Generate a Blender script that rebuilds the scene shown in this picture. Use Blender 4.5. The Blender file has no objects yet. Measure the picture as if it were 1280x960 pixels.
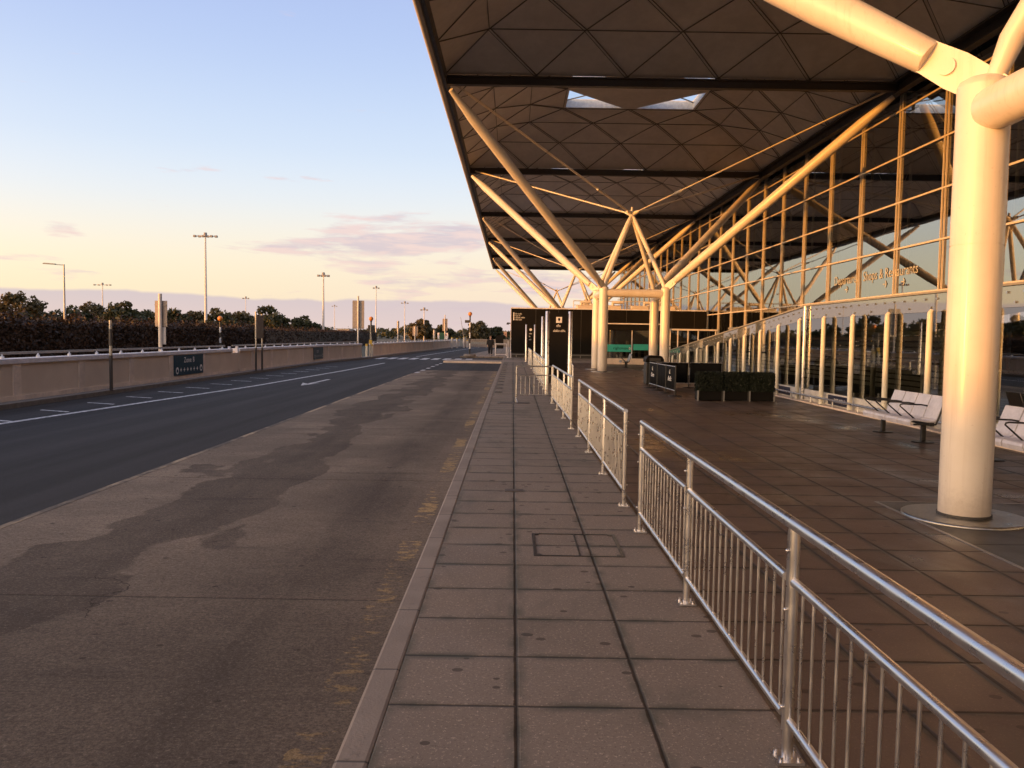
import bpy, bmesh, math, random
import numpy as np
from mathutils import Vector, Matrix
random.seed(7)
PI = math.pi
S = bpy.context.scene
COL = S.collection
SUN_AZ = (-0.87, -0.49)      # horizontal direction towards the sun
SUN_EL = 1.15

# ------------------------------------------------------------------ materials
class NT:
    def __init__(s, name):
        s.m = bpy.data.materials.new(name); s.m.use_nodes = True
        s.t = s.m.node_tree; s.n = s.t.nodes; s.l = s.t.links
        s.bsdf = s.n['Principled BSDF']; s.out = s.n['Material Output']
    def new(s, typ, **kw):
        nd = s.n.new(typ)
        for k, v in kw.items():
            if k[0] == 'i' and k[1:].isdigit(): nd.inputs[int(k[1:])].default_value = v
            else: setattr(nd, k, v)
        return nd
    def lk(s, a, b): s.l.new(a, b)
    def math(s, op, a, b=None, c=None, clamp=False):
        nd = s.n.new('ShaderNodeMath'); nd.operation = op; nd.use_clamp = clamp
        for i, v in enumerate((a, b, c)):
            if v is None: continue
            if isinstance(v, (int, float)): nd.inputs[i].default_value = v
            else: s.l.new(v, nd.inputs[i])
        return nd.outputs[0]
    def pos(s):
        return s.new('ShaderNodeNewGeometry').outputs['Position']
    def obj(s):
        return s.new('ShaderNodeTexCoord').outputs['Object']
    def mapv(s, v, scale=(1,1,1), rot=(0,0,0), loc=(0,0,0)):
        nd = s.new('ShaderNodeMapping'); s.lk(v, nd.inputs[0])
        nd.inputs['Scale'].default_value = scale; nd.inputs['Rotation'].default_value = rot; nd.inputs['Location'].default_value = loc
        return nd.outputs[0]
    def noise(s, v, scale, detail=4, rough=.55, dist=0.):
        nd = s.new('ShaderNodeTexNoise'); s.lk(v, nd.inputs['Vector'])
        nd.inputs['Scale'].default_value = scale; nd.inputs['Detail'].default_value = detail
        nd.inputs['Roughness'].default_value = rough; nd.inputs['Distortion'].default_value = dist
        return nd.outputs['Fac']
    def step(s, v, a, b):
        nd = s.new('ShaderNodeMapRange', interpolation_type='SMOOTHSTEP'); s.lk(v, nd.inputs[0])
        nd.inputs[1].default_value = a; nd.inputs[2].default_value = b
        return nd.outputs[0]
    def lin(s, v, a, b, c, d):
        nd = s.new('ShaderNodeMapRange'); s.lk(v, nd.inputs[0])
        for i, x in enumerate((a, b, c, d)): nd.inputs[1+i].default_value = x
        return nd.outputs[0]
    def mix(s, f, a, b, blend='MIX'):
        nd = s.new('ShaderNodeMix', data_type='RGBA', blend_type=blend)
        for sock, v in ((nd.inputs[0], f), (nd.inputs[6], a), (nd.inputs[7], b)):
            if isinstance(v, (int, float)): sock.default_value = v
            elif isinstance(v, tuple): sock.default_value = v if len(v) == 4 else (*v, 1)
            else: s.lk(v, sock)
        return nd.outputs[2]
    def col(s, v):
        sock = s.bsdf.inputs['Base Color']
        if isinstance(v, tuple): sock.default_value = (*v, 1)
        else: s.lk(v, sock)
    def set(s, name, v):
        sock = s.bsdf.inputs[name]
        if isinstance(v, (int, float)): sock.default_value = v
        else: s.lk(v, sock)
    def bump(s, h, strength=.3, dist=.01):
        nd = s.new('ShaderNodeBump'); nd.inputs['Strength'].default_value = strength
        nd.inputs['Distance'].default_value = dist; s.lk(h, nd.inputs['Height'])
        s.lk(nd.outputs[0], s.bsdf.inputs['Normal'])

M = {}
def plain(name, c, rough=.5, metal=0., var=.12, scale=6., bump=0., coat=0., spec=.5):
    """a paint or metal with gentle dirt and tone variation"""
    t = NT(name); p = t.obj()
    n = t.noise(p, scale, 5); n2 = t.noise(p, scale*7, 3)
    f = t.math('MULTIPLY_ADD', n, .7, t.math('MULTIPLY', n2, .3))
    d = tuple(max(0, x*(1-var*1.6)) for x in c); b = tuple(min(1, x*(1+var*.5)) for x in c)
    t.col(t.mix(t.step(f, .3, .7), d, b))
    t.set('Roughness', t.lin(n, .3, .7, max(.02, rough-.08), min(1, rough+.1)))
    t.set('Metallic', metal)
    t.set('Specular IOR Level', spec)
    if coat: t.set('Coat Weight', coat); t.set('Coat Roughness', .12)
    if bump: t.bump(n2, bump, .004)
    M[name] = t.m
    return t.m
t = NT('white_paint'); p = t.pos(); sp = t.new('ShaderNodeSeparateXYZ'); t.lk(p, sp.inputs[0])
n = t.noise(p, 1.3, 5); stk = t.noise(t.mapv(p, (9, 9, .35)), 1.6, 5, .65); fl = t.noise(p, 24, 4, .7)
c = t.mix(t.step(n, .3, .7), (.74, .668, .57), (.82, .755, .66))
c = t.mix(t.math('MULTIPLY', t.step(stk, .50, .72), .30), c, (.52, .43, .34))
c = t.mix(t.math('MULTIPLY', t.step(fl, .64, .72), .35), c, (.42, .34, .27))
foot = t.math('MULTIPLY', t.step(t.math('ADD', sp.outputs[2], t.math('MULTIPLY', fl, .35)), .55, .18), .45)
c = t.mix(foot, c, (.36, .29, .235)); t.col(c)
t.set('Roughness', t.lin(n, .3, .7, .28, .45)); t.set('Coat Weight', .2); t.set('Coat Roughness', .15); t.bump(fl, .08, .003); M['white_paint'] = t.m
t = NT('worn_edge'); p = t.pos()
t.col(t.mix(t.step(t.noise(t.mapv(p, (1, .35, 1)), 2.2, 5, .7), .42, .6), (.10, .085, .07), (.42, .33, .22))); t.set('Roughness', .85); M['worn_edge'] = t.m
plain('roof_panel', (.82, .775, .735), .55, var=.10, scale=.5)
plain('roof_rib', (.17, .15, .135), .5)
plain('dark_beam', (.055, .05, .047), .45)
plain('fascia_cream', (.62, .54, .45), .45, var=.1, scale=.7)
plain('roof_top', (.45, .45, .45), .5)
plain('reveal_white', (.8, .8, .8), .5)
plain('steel', (.66, .65, .65), .30, 1., var=.03, scale=9)
plain('steel_plate', (.40, .40, .39), .33, 1., var=.25, scale=5)
plain('frame_gold', (.72, .64, .54), .4, var=.05)
plain('cream_post', (.74, .71, .60), .42, var=.06, scale=2)
plain('plinth_white', (.66, .65, .62), .5, var=.16, scale=3)
plain('black_board', (.010, .009, .008), .55, var=.2, scale=1.5, spec=.12)
plain('black_fabric', (.012, .012, .012), .85, var=.2, spec=.1)
plain('black_metal', (.02, .02, .02), .4)
plain('white_mark', (.8, .8, .8), .5, var=.02)
plain('grey_mark', (.25, .28, .33), .5, var=.02)
plain('bench_seat', (.62, .61, .68), .36, var=.13, scale=3.2)
plain('teal_vinyl', (.05, .50, .42), .4, var=.06)
plain('sign_blue', (.008, .055, .095), .5, var=.1, spec=.15)
plain('navy', (.012, .016, .05), .4)
plain('coping', (.84, .81, .84), .45, var=.12, scale=2)
plain('galv', (.36, .36, .35), .42, .6, var=.16, scale=5)
plain('mast_paint', (.72, .66, .58), .45, var=.05)
plain('lettering_pale', (.55, .53, .46), .6)
plain('lamp_grey', (.30, .28, .26), .4)
plain('sign_back', (.42, .34, .27), .5, .2, var=.12, scale=3)
plain('sign_brown', (.09, .07, .055), .5)
plain('pole_dark', (.05, .047, .045), .5)
plain('belisha_black', (.015, .015, .016), .4)
plain('belisha_white', (.75, .75, .75), .4)
plain('stone_grey', (.22, .20, .18), .8, var=.2, bump=.3)
plain('concrete_pale', (.38, .33, .29), .8, var=.2, bump=.3)
plain('yellow_paint', (.65, .42, .04), .5)
plain('green_panel', (.015, .09, .05), .5)
plain('red_paint', (.5, .03, .02), .5)
plain('brick_far', (.42, .26, .19), .8)
plain('trunk_bark', (.06, .045, .033), .9, var=.3, bump=.5)
plain('skin', (.50, .32, .24), .5)
plain('coat_cloth', (.016, .017, .02), .9)
plain('trouser_cloth', (.012, .012, .014), .9)
plain('hair_dark', (.025, .018, .013), .7)
plain('shoe', (.015, .014, .013), .4)
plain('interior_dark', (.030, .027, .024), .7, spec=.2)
plain('slat_grey', (.30, .29, .25), .6, var=.15)
plain('interior_floor', (.07, .065, .06), .45)
plain('paving_line', (.35, .33, .31), .35, .7)

def glass_mat(name, tint, ior, wav):
    t = NT(name); t.n.remove(t.bsdf)
    fr = t.new('ShaderNodeFresnel'); fr.inputs['IOR'].default_value = ior
    p = t.pos()
    nz = t.noise(t.mapv(p, (1, .5, .6)), .9, 2, .4)
    bp = t.new('ShaderNodeBump'); bp.inputs['Strength'].default_value = wav; bp.inputs['Distance'].default_value = .03
    t.lk(nz, bp.inputs['Height'])
    tr = t.new('ShaderNodeBsdfTransparent'); tr.inputs[0].default_value = (*tint, 1)
    gl = t.new('ShaderNodeBsdfGlossy'); gl.inputs['Roughness'].default_value = .012
    gl.inputs['Color'].default_value = (.98, 1., .96, 1)
    t.lk(bp.outputs[0], gl.inputs['Normal'])
    mx = t.new('ShaderNodeMixShader'); t.lk(fr.outputs[0], mx.inputs[0]); t.lk(tr.outputs[0], mx.inputs[1]); t.lk(gl.outputs[0], mx.inputs[2])
    t.lk(mx.outputs[0], t.out.inputs[0]); M[name] = t.m
glass_mat('facade_glass', (.80, .82, .78), 5.2, .05)
glass_mat('screen_glass', (.94, .96, .94), 3.6, .02)
t = NT('roof_glass'); t.n.remove(t.bsdf); tr = t.new('ShaderNodeBsdfTransparent'); tr.inputs[0].default_value = (.88, .92, .94, 1); t.lk(tr.outputs[0], t.out.inputs[0]); M['roof_glass'] = t.m
glass_mat('shop_glass', (.5, .52, .5), 2.0, .03)
# frosted fritted fascia strip on the glass screen
glass_mat('frit_glass', (.7, .72, .68), 4.2, .02)
fm_ = M['frit_glass'].node_tree; ms = [n_ for n_ in fm_.nodes if n_.type == 'MIX_SHADER'][0]; df = fm_.nodes.new('ShaderNodeBsdfDiffuse'); df.inputs[0].default_value = (.5, .55, .56, 1)
m2_ = fm_.nodes.new('ShaderNodeMixShader'); m2_.inputs[0].default_value = .16; fm_.links.new(ms.outputs[0], m2_.inputs[1]); fm_.links.new(df.outputs[0], m2_.inputs[2]); fm_.links.new(m2_.outputs[0], [n_ for n_ in fm_.nodes if n_.type == 'OUTPUT_MATERIAL'][0].inputs[0])

# ---- paving slabs
def paving(name, base, dark, rough, seam_w=.014, phx=.04, phy=.0, sx=.6, sy=.59, speck=.8, wet=.0):
    t = NT(name); p = t.pos()
    sp = t.new('ShaderNodeSeparateXYZ'); t.lk(p, sp.inputs[0])
    wob = t.noise(p, 9, 3)
    x = t.math('ADD', t.math('DIVIDE', t.math('SUBTRACT', sp.outputs[0], phx), sx), t.math('MULTIPLY_ADD', wob, .012, -.006))
    y = t.math('ADD', t.math('DIVIDE', t.math('SUBTRACT', sp.outputs[1], phy), sy), t.math('MULTIPLY_ADD', wob, .016, -.008))
    def edge(c, size):
        f = t.math('FRACT', t.math('ADD', c, 100.))
        return t.math('MULTIPLY', t.math('MINIMUM', f, t.math('SUBTRACT', 1., f)), size)
    ex = edge(x, sx); ey = edge(y, sy)
    w = t.math('MULTIPLY_ADD', t.noise(p, 5, 4), .012, seam_w-.006)
    jx = t.math('SUBTRACT', 1., t.math('DIVIDE', ex, w, clamp=True), clamp=True)
    jy = t.math('SUBTRACT', 1., t.math('DIVIDE', ey, t.math('MULTIPLY', w, .85), clamp=True), clamp=True)
    j = t.math('POWER', t.math('MAXIMUM', jx, jy), .6)
    soft = t.math('SUBTRACT', 1., t.math('DIVIDE', t.math('MINIMUM', ex, ey), .065, clamp=True), clamp=True)
    soft = t.math('MULTIPLY', soft, t.step(t.noise(p, 3.1, 5), .38, .62))
    cid = t.new('ShaderNodeCombineXYZ'); t.lk(t.math('FLOOR', x), cid.inputs[0]); t.lk(t.math('FLOOR', y), cid.inputs[1])
    wn = t.new('ShaderNodeTexWhiteNoise', noise_dimensions='2D'); t.lk(cid.outputs[0], wn.inputs['Vector'])
    big = t.noise(p, .9, 5, .6)
    tone = t.math('ADD', t.math('MULTIPLY', wn.outputs['Value'], .30), t.math('MULTIPLY', big, .7))
    c = t.mix(t.step(tone, .2, .8), dark, base)
    c = t.mix(t.math('MULTIPLY', wn.outputs['Value'], .55), c, (base[0]*.66, base[1]*.64, base[2]*.65))
    gr = t.noise(p, 55, 4, .9)
    c = t.mix(t.math('MULTIPLY', t.step(gr, .56, .66), speck), c, (base[0]*2.1, base[1]*2.1, base[2]*2.05))
    c = t.mix(t.math('MULTIPLY', t.step(t.noise(t.mapv(p, loc=(5,3,1)), 60, 3, .85), .56, .68), speck), c, (base[0]*.4, base[1]*.38, base[2]*.36))
    # gum and drip spots
    vo = t.new('ShaderNodeTexVoronoi'); t.lk(t.mapv(p, (1.0, 1.25, 1)), vo.inputs['Vector']); vo.inputs['Scale'].default_value = 4.6
    spot = t.math('MULTIPLY', t.math('LESS_THAN', t.math('ADD', vo.outputs['Distance'], t.math('MULTIPLY', wob, .03)), .155), 1.)
    sc = t.new('ShaderNodeSeparateColor'); t.lk(vo.outputs['Color'], sc.inputs[0])
    spot = t.math('MULTIPLY', spot, t.math('GREATER_THAN', sc.outputs[0], .42))
    c = t.mix(t.math('MULTIPLY', spot, .8), c, (base[0]*.22, base[1]*.2, base[2]*.19))
    vo3 = t.new('ShaderNodeTexVoronoi'); t.lk(t.mapv(p, (1., 1.4, 1), loc=(3.7,1.9,0)), vo3.inputs['Vector']); vo3.inputs['Scale'].default_value = 2.1
    s3 = t.new('ShaderNodeSeparateColor'); t.lk(vo3.outputs['Color'], s3.inputs[0])
    sp3 = t.math('MULTIPLY', t.math('LESS_THAN', t.math('ADD', vo3.outputs['Distance'], t.math('MULTIPLY', t.noise(p, 22, 3), .05)), .10), t.math('GREATER_THAN', s3.outputs[0], .3))
    c = t.mix(t.math('MULTIPLY', sp3, .85), c, (base[0]*.16, base[1]*.15, base[2]*.15))
    st = t.step(t.noise(t.mapv(p, (1.0, .45, 1)), .55, 6, .65, .6), .50, .66)
    c = t.mix(t.math('MULTIPLY', st, .6), c, (dark[0]*.5, dark[1]*.57, dark[2]*.56))
    c = t.mix(t.math('MULTIPLY', soft, .9), c, (dark[0]*.3, dark[1]*.42, dark[2]*.4))
    c = t.mix(t.math('MULTIPLY', j, .92), c, (.011, .009, .008))
    t.col(c)
    r = t.lin(t.noise(p, 1.3, 5), .3, .7, rough-.1, rough+.12)
    if wet: r = t.math('SUBTRACT', r, t.math('MULTIPLY', st, wet))
    t.set('Roughness', r)
    h = t.math('SUBTRACT', t.math('MULTIPLY', gr, .12), t.math('ADD', j, t.math('MULTIPLY', soft, .12)))
    t.bump(h, .8, .014)
    M[name] = t.m
paving('slab_paving', (.305, .25, .20), (.205, .165, .132), .78, phx=.045, phy=3.72)
paving('brown_paving', (.165, .112, .083), (.092, .062, .047), .46, seam_w=.023, phx=.045, phy=3.72, speck=.6, wet=.2)
paving('dark_paving', (.06, .056, .053), (.04, .037, .035), .4, phx=3.9, phy=8.7, sx=.9, sy=.9, speck=.12, wet=.1)

# ---- concrete drop-off lane
t = NT('lane_concrete'); p = t.pos(); sp = t.new('ShaderNodeSeparateXYZ'); t.lk(p, sp.inputs[0])
big = t.noise(p, .35, 6, .62); mid = t.noise(p, 1.7, 6, .65); fine = t.noise(p, 60, 3, .7)
c = t.mix(t.step(big, .3, .7), (.175, .142, .112), (.345, .28, .215))
c = t.mix(t.math('MULTIPLY', t.step(mid, .35, .7), .5), c, (.20, .16, .125))
# brushed texture across the lane
br = t.noise(t.mapv(p, (1.2, 26, 1)), 2.2, 5, .7)
c = t.mix(t.math('MULTIPLY', t.step(br, .45, .75), .45), c, (.095, .076, .060))
# tyre and oil band down the middle with clear edges
xd = t.math('ABSOLUTE', t.math('ADD', sp.outputs[0], t.math('MULTIPLY_ADD', t.noise(t.mapv(p, (.5, .16, 1)), 1.0, 2), 1.6, 2.45)))
band = t.math('SUBTRACT', 1., t.math('DIVIDE', xd, 1.25, clamp=True), clamp=True)
bl = t.math('ADD', t.math('MULTIPLY', band, .55), t.math('MULTIPLY', t.noise(t.mapv(p, (1.1, .55, 1), loc=(3.3, 1.1, 0)), 1.15, 4, .5, .4), .8))
oil = t.step(t.math('MULTIPLY_ADD', t.noise(p, 14, 4, .8), .05, bl), .722, .752)
c = t.mix(t.math('MULTIPLY', oil, t.lin(t.noise(t.mapv(p, (1, .4, 1)), 1.6, 5, .65), .3, .7, .42, .86)), c, (.085, .067, .054))
for tx in (-1.62, -3.05):
    tk = t.math('SUBTRACT', 1., t.math('DIVIDE', t.math('ABSOLUTE', t.math('ADD', sp.outputs[0], t.math('MULTIPLY_ADD', t.noise(t.mapv(p, (0, .12, 0)), 1., 2), .7, -tx-.35))), .17, clamp=True), clamp=True)
    c = t.mix(t.math('MULTIPLY', t.math('POWER', tk, .6), t.math('MULTIPLY', t.step(t.noise(t.mapv(p, (3, .5, 1)), 1.5, 4), .36, .62), .38)), c, (.06, .048, .039))
# darker wheel track next to the kerb
tr = t.math('SUBTRACT', 1., t.math('DIVIDE', t.math('ABSOLUTE', t.math('ADD', sp.outputs[0], 1.5)), .75, clamp=True), clamp=True)
c = t.mix(t.math('MULTIPLY', t.math('MULTIPLY', tr, t.step(t.noise(t.mapv(p, (1, .35, 1)), .8, 4), .3, .65)), .68), c, (.075, .06, .053))
# skid stains lying across
sk = t.step(t.noise(t.mapv(p, (.45, 2.6, 1), loc=(0, 7, 0)), .9, 4, .55), .60, .70)
c = t.mix(t.math('MULTIPLY', sk, .45), c, (.06, .05, .046))
# joints
jy = t.math('MULTIPLY', t.math('ABSOLUTE', t.math('SUBTRACT', t.math('FRACT', t.math('ADD', t.math('DIVIDE', t.math('SUBTRACT', sp.outputs[1], 5.57), 4.65), 50.5)), .5)), 4.65)
jm = t.math('SUBTRACT', 1., t.math('DIVIDE', jy, .016, clamp=True), clamp=True)
c = t.mix(t.math('MULTIPLY', jm, .9), c, (.02, .016, .014))
# cracks
vo = t.new('ShaderNodeTexVoronoi', feature='DISTANCE_TO_EDGE')
wv = t.new('ShaderNodeVectorMath', operation='ADD'); t.lk(p, wv.inputs[0])
nn = t.new('ShaderNodeTexNoise'); t.lk(p, nn.inputs['Vector']); nn.inputs['Scale'].default_value = 2.; nn.inputs['Detail'].default_value = 5
t.lk(nn.outputs['Color'], wv.inputs[1]); t.lk(wv.outputs[0], vo.inputs['Vector']); vo.inputs['Scale'].default_value = .33
cr = t.math('MULTIPLY', t.math('LESS_THAN', vo.outputs['Distance'], .0022), t.step(t.noise(p, .45, 3), .57, .63))
c = t.mix(t.math('MULTIPLY', cr, .85), c, (.02, .016, .014))
# spots
vo2 = t.new('ShaderNodeTexVoronoi'); t.lk(t.mapv(p, (1, 1.3, 1)), vo2.inputs['Vector']); vo2.inputs['Scale'].default_value = 4.2
sc = t.new('ShaderNodeSeparateColor'); t.lk(vo2.outputs['Color'], sc.inputs[0])
spot = t.math('MULTIPLY', t.math('LESS_THAN', t.math('ADD', vo2.outputs['Distance'], t.math('MULTIPLY', mid, .12)), .16), t.math('GREATER_THAN', sc.outputs[1], .45))
c = t.mix(t.math('MULTIPLY', spot, .75), c, (.03, .025, .023))
c = t.mix(t.math('MULTIPLY', t.step(fine, .60, .72), .5), c, (.50, .43, .36))
c = t.mix(t.math('MULTIPLY', t.step(t.noise(t.mapv(p, loc=(2,9,0)), 38, 4, .8), .58, .70), .5), c, (.07, .056, .045))
# worn yellow line along the kerb
dx = t.math('ABSOLUTE', t.math('ADD', sp.outputs[0], .86)); ym = t.math('LESS_THAN', dx, .085)
wear = t.step(t.math('ADD', t.noise(t.mapv(p, (4, 9, 1)), 1.6, 5, .7), t.math('MULTIPLY', t.noise(t.mapv(p, (0, 1, 0)), .55, 3), .9)), .975, 1.05)
ym2 = t.math('LESS_THAN', t.math('ADD', dx, t.math('MULTIPLY_ADD', t.noise(p, 12, 4), .14, -.07)), .085)
c = t.mix(t.math('MULTIPLY', t.math('MULTIPLY', ym2, wear), .9), c, (.62, .43, .19))
c = t.mix(t.math('MULTIPLY', t.math('LESS_THAN', dx, .24), .25), c, (.27, .21, .165))
near_dark = t.math('MULTIPLY', t.step(t.math('ADD', sp.outputs[1], t.math('MULTIPLY', t.noise(p, .5, 4), 5.)), 10.5, 6.5), .42)  # lane colour darkens towards the near end, with a noisy edge
c = t.mix(near_dark, c, (.075, .06, .048))
gr_ = t.noise(p, 55, 4, .9)
c = t.mix(t.math('MULTIPLY', t.step(gr_, .54, .40), .55), c, (.05, .04, .033))
c = t.mix(t.math('MULTIPLY', t.step(gr_, .56, .70), .55), c, (.42, .35, .28))
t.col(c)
t.set('Roughness', .88); t.set('Specular IOR Level', .18)
t.bump(t.math('SUBTRACT', t.math('ADD', t.math('MULTIPLY', fine, .3), t.math('MULTIPLY', br, .5)), t.math('ADD', jm, cr)), .8, .012)
M['lane_concrete'] = t.m

# ---- asphalt
t = NT('asphalt'); p = t.pos(); sp = t.new('ShaderNodeSeparateXYZ'); t.lk(p, sp.inputs[0])
fine = t.noise(p, 75, 3, .75); mid = t.noise(t.mapv(p, (1, .25, 1)), .9, 5, .6); lon = t.noise(t.mapv(p, (1.5, .05, 1)), 1.2, 4, .6)
c = t.mix(t.step(lon, .32, .68), (.022, .0215, .0235), (.043, .042, .045))
c = t.mix(t.math('MULTIPLY', t.step(mid, .4, .75), .4), c, (.016, .016, .018))
c = t.mix(t.math('MULTIPLY', t.step(fine, .58, .72), .6), c, (.13, .13, .13))
c = t.mix(t.math('MULTIPLY', t.step(fine, .44, .32), .6), c, (.012, .012, .013))
t.col(c); t.set('Roughness', .85); t.set('Specular IOR Level', .3); t.bump(fine, .9, .012)
M['asphalt'] = t.m
t = NT('road_paint'); p = t.pos()
t.col(t.mix(t.step(t.noise(p, 9, 5, .7), .40, .62), (.22, .22, .23), (.80, .79, .80))); t.set('Roughness', .6); M['road_paint'] = t.m
t = NT('kerb_stone'); p = t.pos(); sp = t.new('ShaderNodeSeparateXYZ'); t.lk(p, sp.inputs[0])
c = t.mix(t.step(t.noise(p, 1.6, 5), .3, .7), (.235, .188, .148), (.325, .265, .21))
fy = t.math('MULTIPLY', t.math('ABSOLUTE', t.math('SUBTRACT', t.math('FRACT', t.math('ADD', t.math('DIVIDE', sp.outputs[1], .915), 50.)), .5)), .915)
jm = t.math('SUBTRACT', 1., t.math('DIVIDE', fy, .012, clamp=True), clamp=True)
c = t.mix(t.math('MULTIPLY', t.step(t.noise(p, 90, 2, .8), .58, .72), .3), c, (.4, .34, .3))
c = t.mix(t.math('MULTIPLY', t.step(t.noise(p, 6, 5, .7), .60, .7), .5), c, (.08, .062, .055))
yw = t.math('MULTIPLY', t.step(t.noise(t.mapv(p, (3, 2, 1)), 1.5, 5, .7), .66, .72), .55)
c = t.mix(yw, c, (.36, .23, .09))
c = t.mix(t.math('MULTIPLY', jm, .9), c, (.02, .017, .015)); t.col(c); t.set('Roughness', .65)
t.bump(t.math('SUBTRACT', t.noise(p, 60, 3), jm), .4, .006); M['kerb_stone'] = t.m
t = NT('grass_ground'); p = t.pos()
t.col(t.mix(t.noise(p, .3, 5), (.035, .04, .02), (.09, .075, .04))); t.set('Roughness', .9); M['grass_ground'] = t.m
t = NT('wall_panel'); p = t.pos()
c = t.mix(t.step(t.noise(p, .8, 5, .6), .3, .7), (.69, .565, .45), (.78, .65, .52))
c = t.mix(t.math('MULTIPLY', t.step(t.noise(p, 45, 3, .8), .55, .7), .35), c, (.30, .22, .16))
c = t.mix(t.math('MULTIPLY', t.step(t.noise(t.mapv(p, (1, 2.2, .25)), 1.1, 4), .56, .72), .4), c, (.72, .58, .45))
t.col(c); t.set('Roughness', .85); t.bump(t.noise(p, 45, 3, .8), .5, .01); M['wall_panel'] = t.m
plain('wall_pier', (.84, .70, .58), .8, var=.14, scale=2)
t = NT('drain_iron'); p = t.pos()
t.col(t.mix(t.noise(p, 20, 4), (.05, .04, .035), (.11, .09, .078))); t.set('Roughness', .6); t.bump(t.noise(p, 90, 2), .4, .004); M['drain_iron'] = t.m
def leaf_mat(name, a, b, c3):
    t = NT(name); oi = t.new('ShaderNodeNewGeometry'); p = oi.outputs['Position']
    c = t.mix(t.step(t.noise(p, .7, 3), .3, .7), a, b)
    c = t.mix(t.math('MULTIPLY', oi.outputs['Random Per Island'], .6), c, c3)
    t.col(c); t.set('Roughness', .6)
    tl = t.new('ShaderNodeBsdfTranslucent'); t.lk(c, tl.inputs[0]); mx = t.new('ShaderNodeMixShader'); mx.inputs[0].default_value = .22
    t.lk(t.bsdf.outputs[0], mx.inputs[1]); t.lk(tl.outputs[0], mx.inputs[2]); t.lk(mx.outputs[0], t.out.inputs[0])
    M[name] = t.m
leaf_mat('leaf_green', (.035, .045, .016), (.07, .075, .026), (.11, .085, .03))
leaf_mat('leaf_olive', (.06, .055, .02), (.11, .09, .03), (.16, .10, .035))
leaf_mat('leaf_hedge', (.018, .012, .007), (.038, .022, .011), (.075, .033, .014))
leaf_mat('leaf_box', (.006, .011, .006), (.012, .020, .010), (.02, .028, .013))

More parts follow.
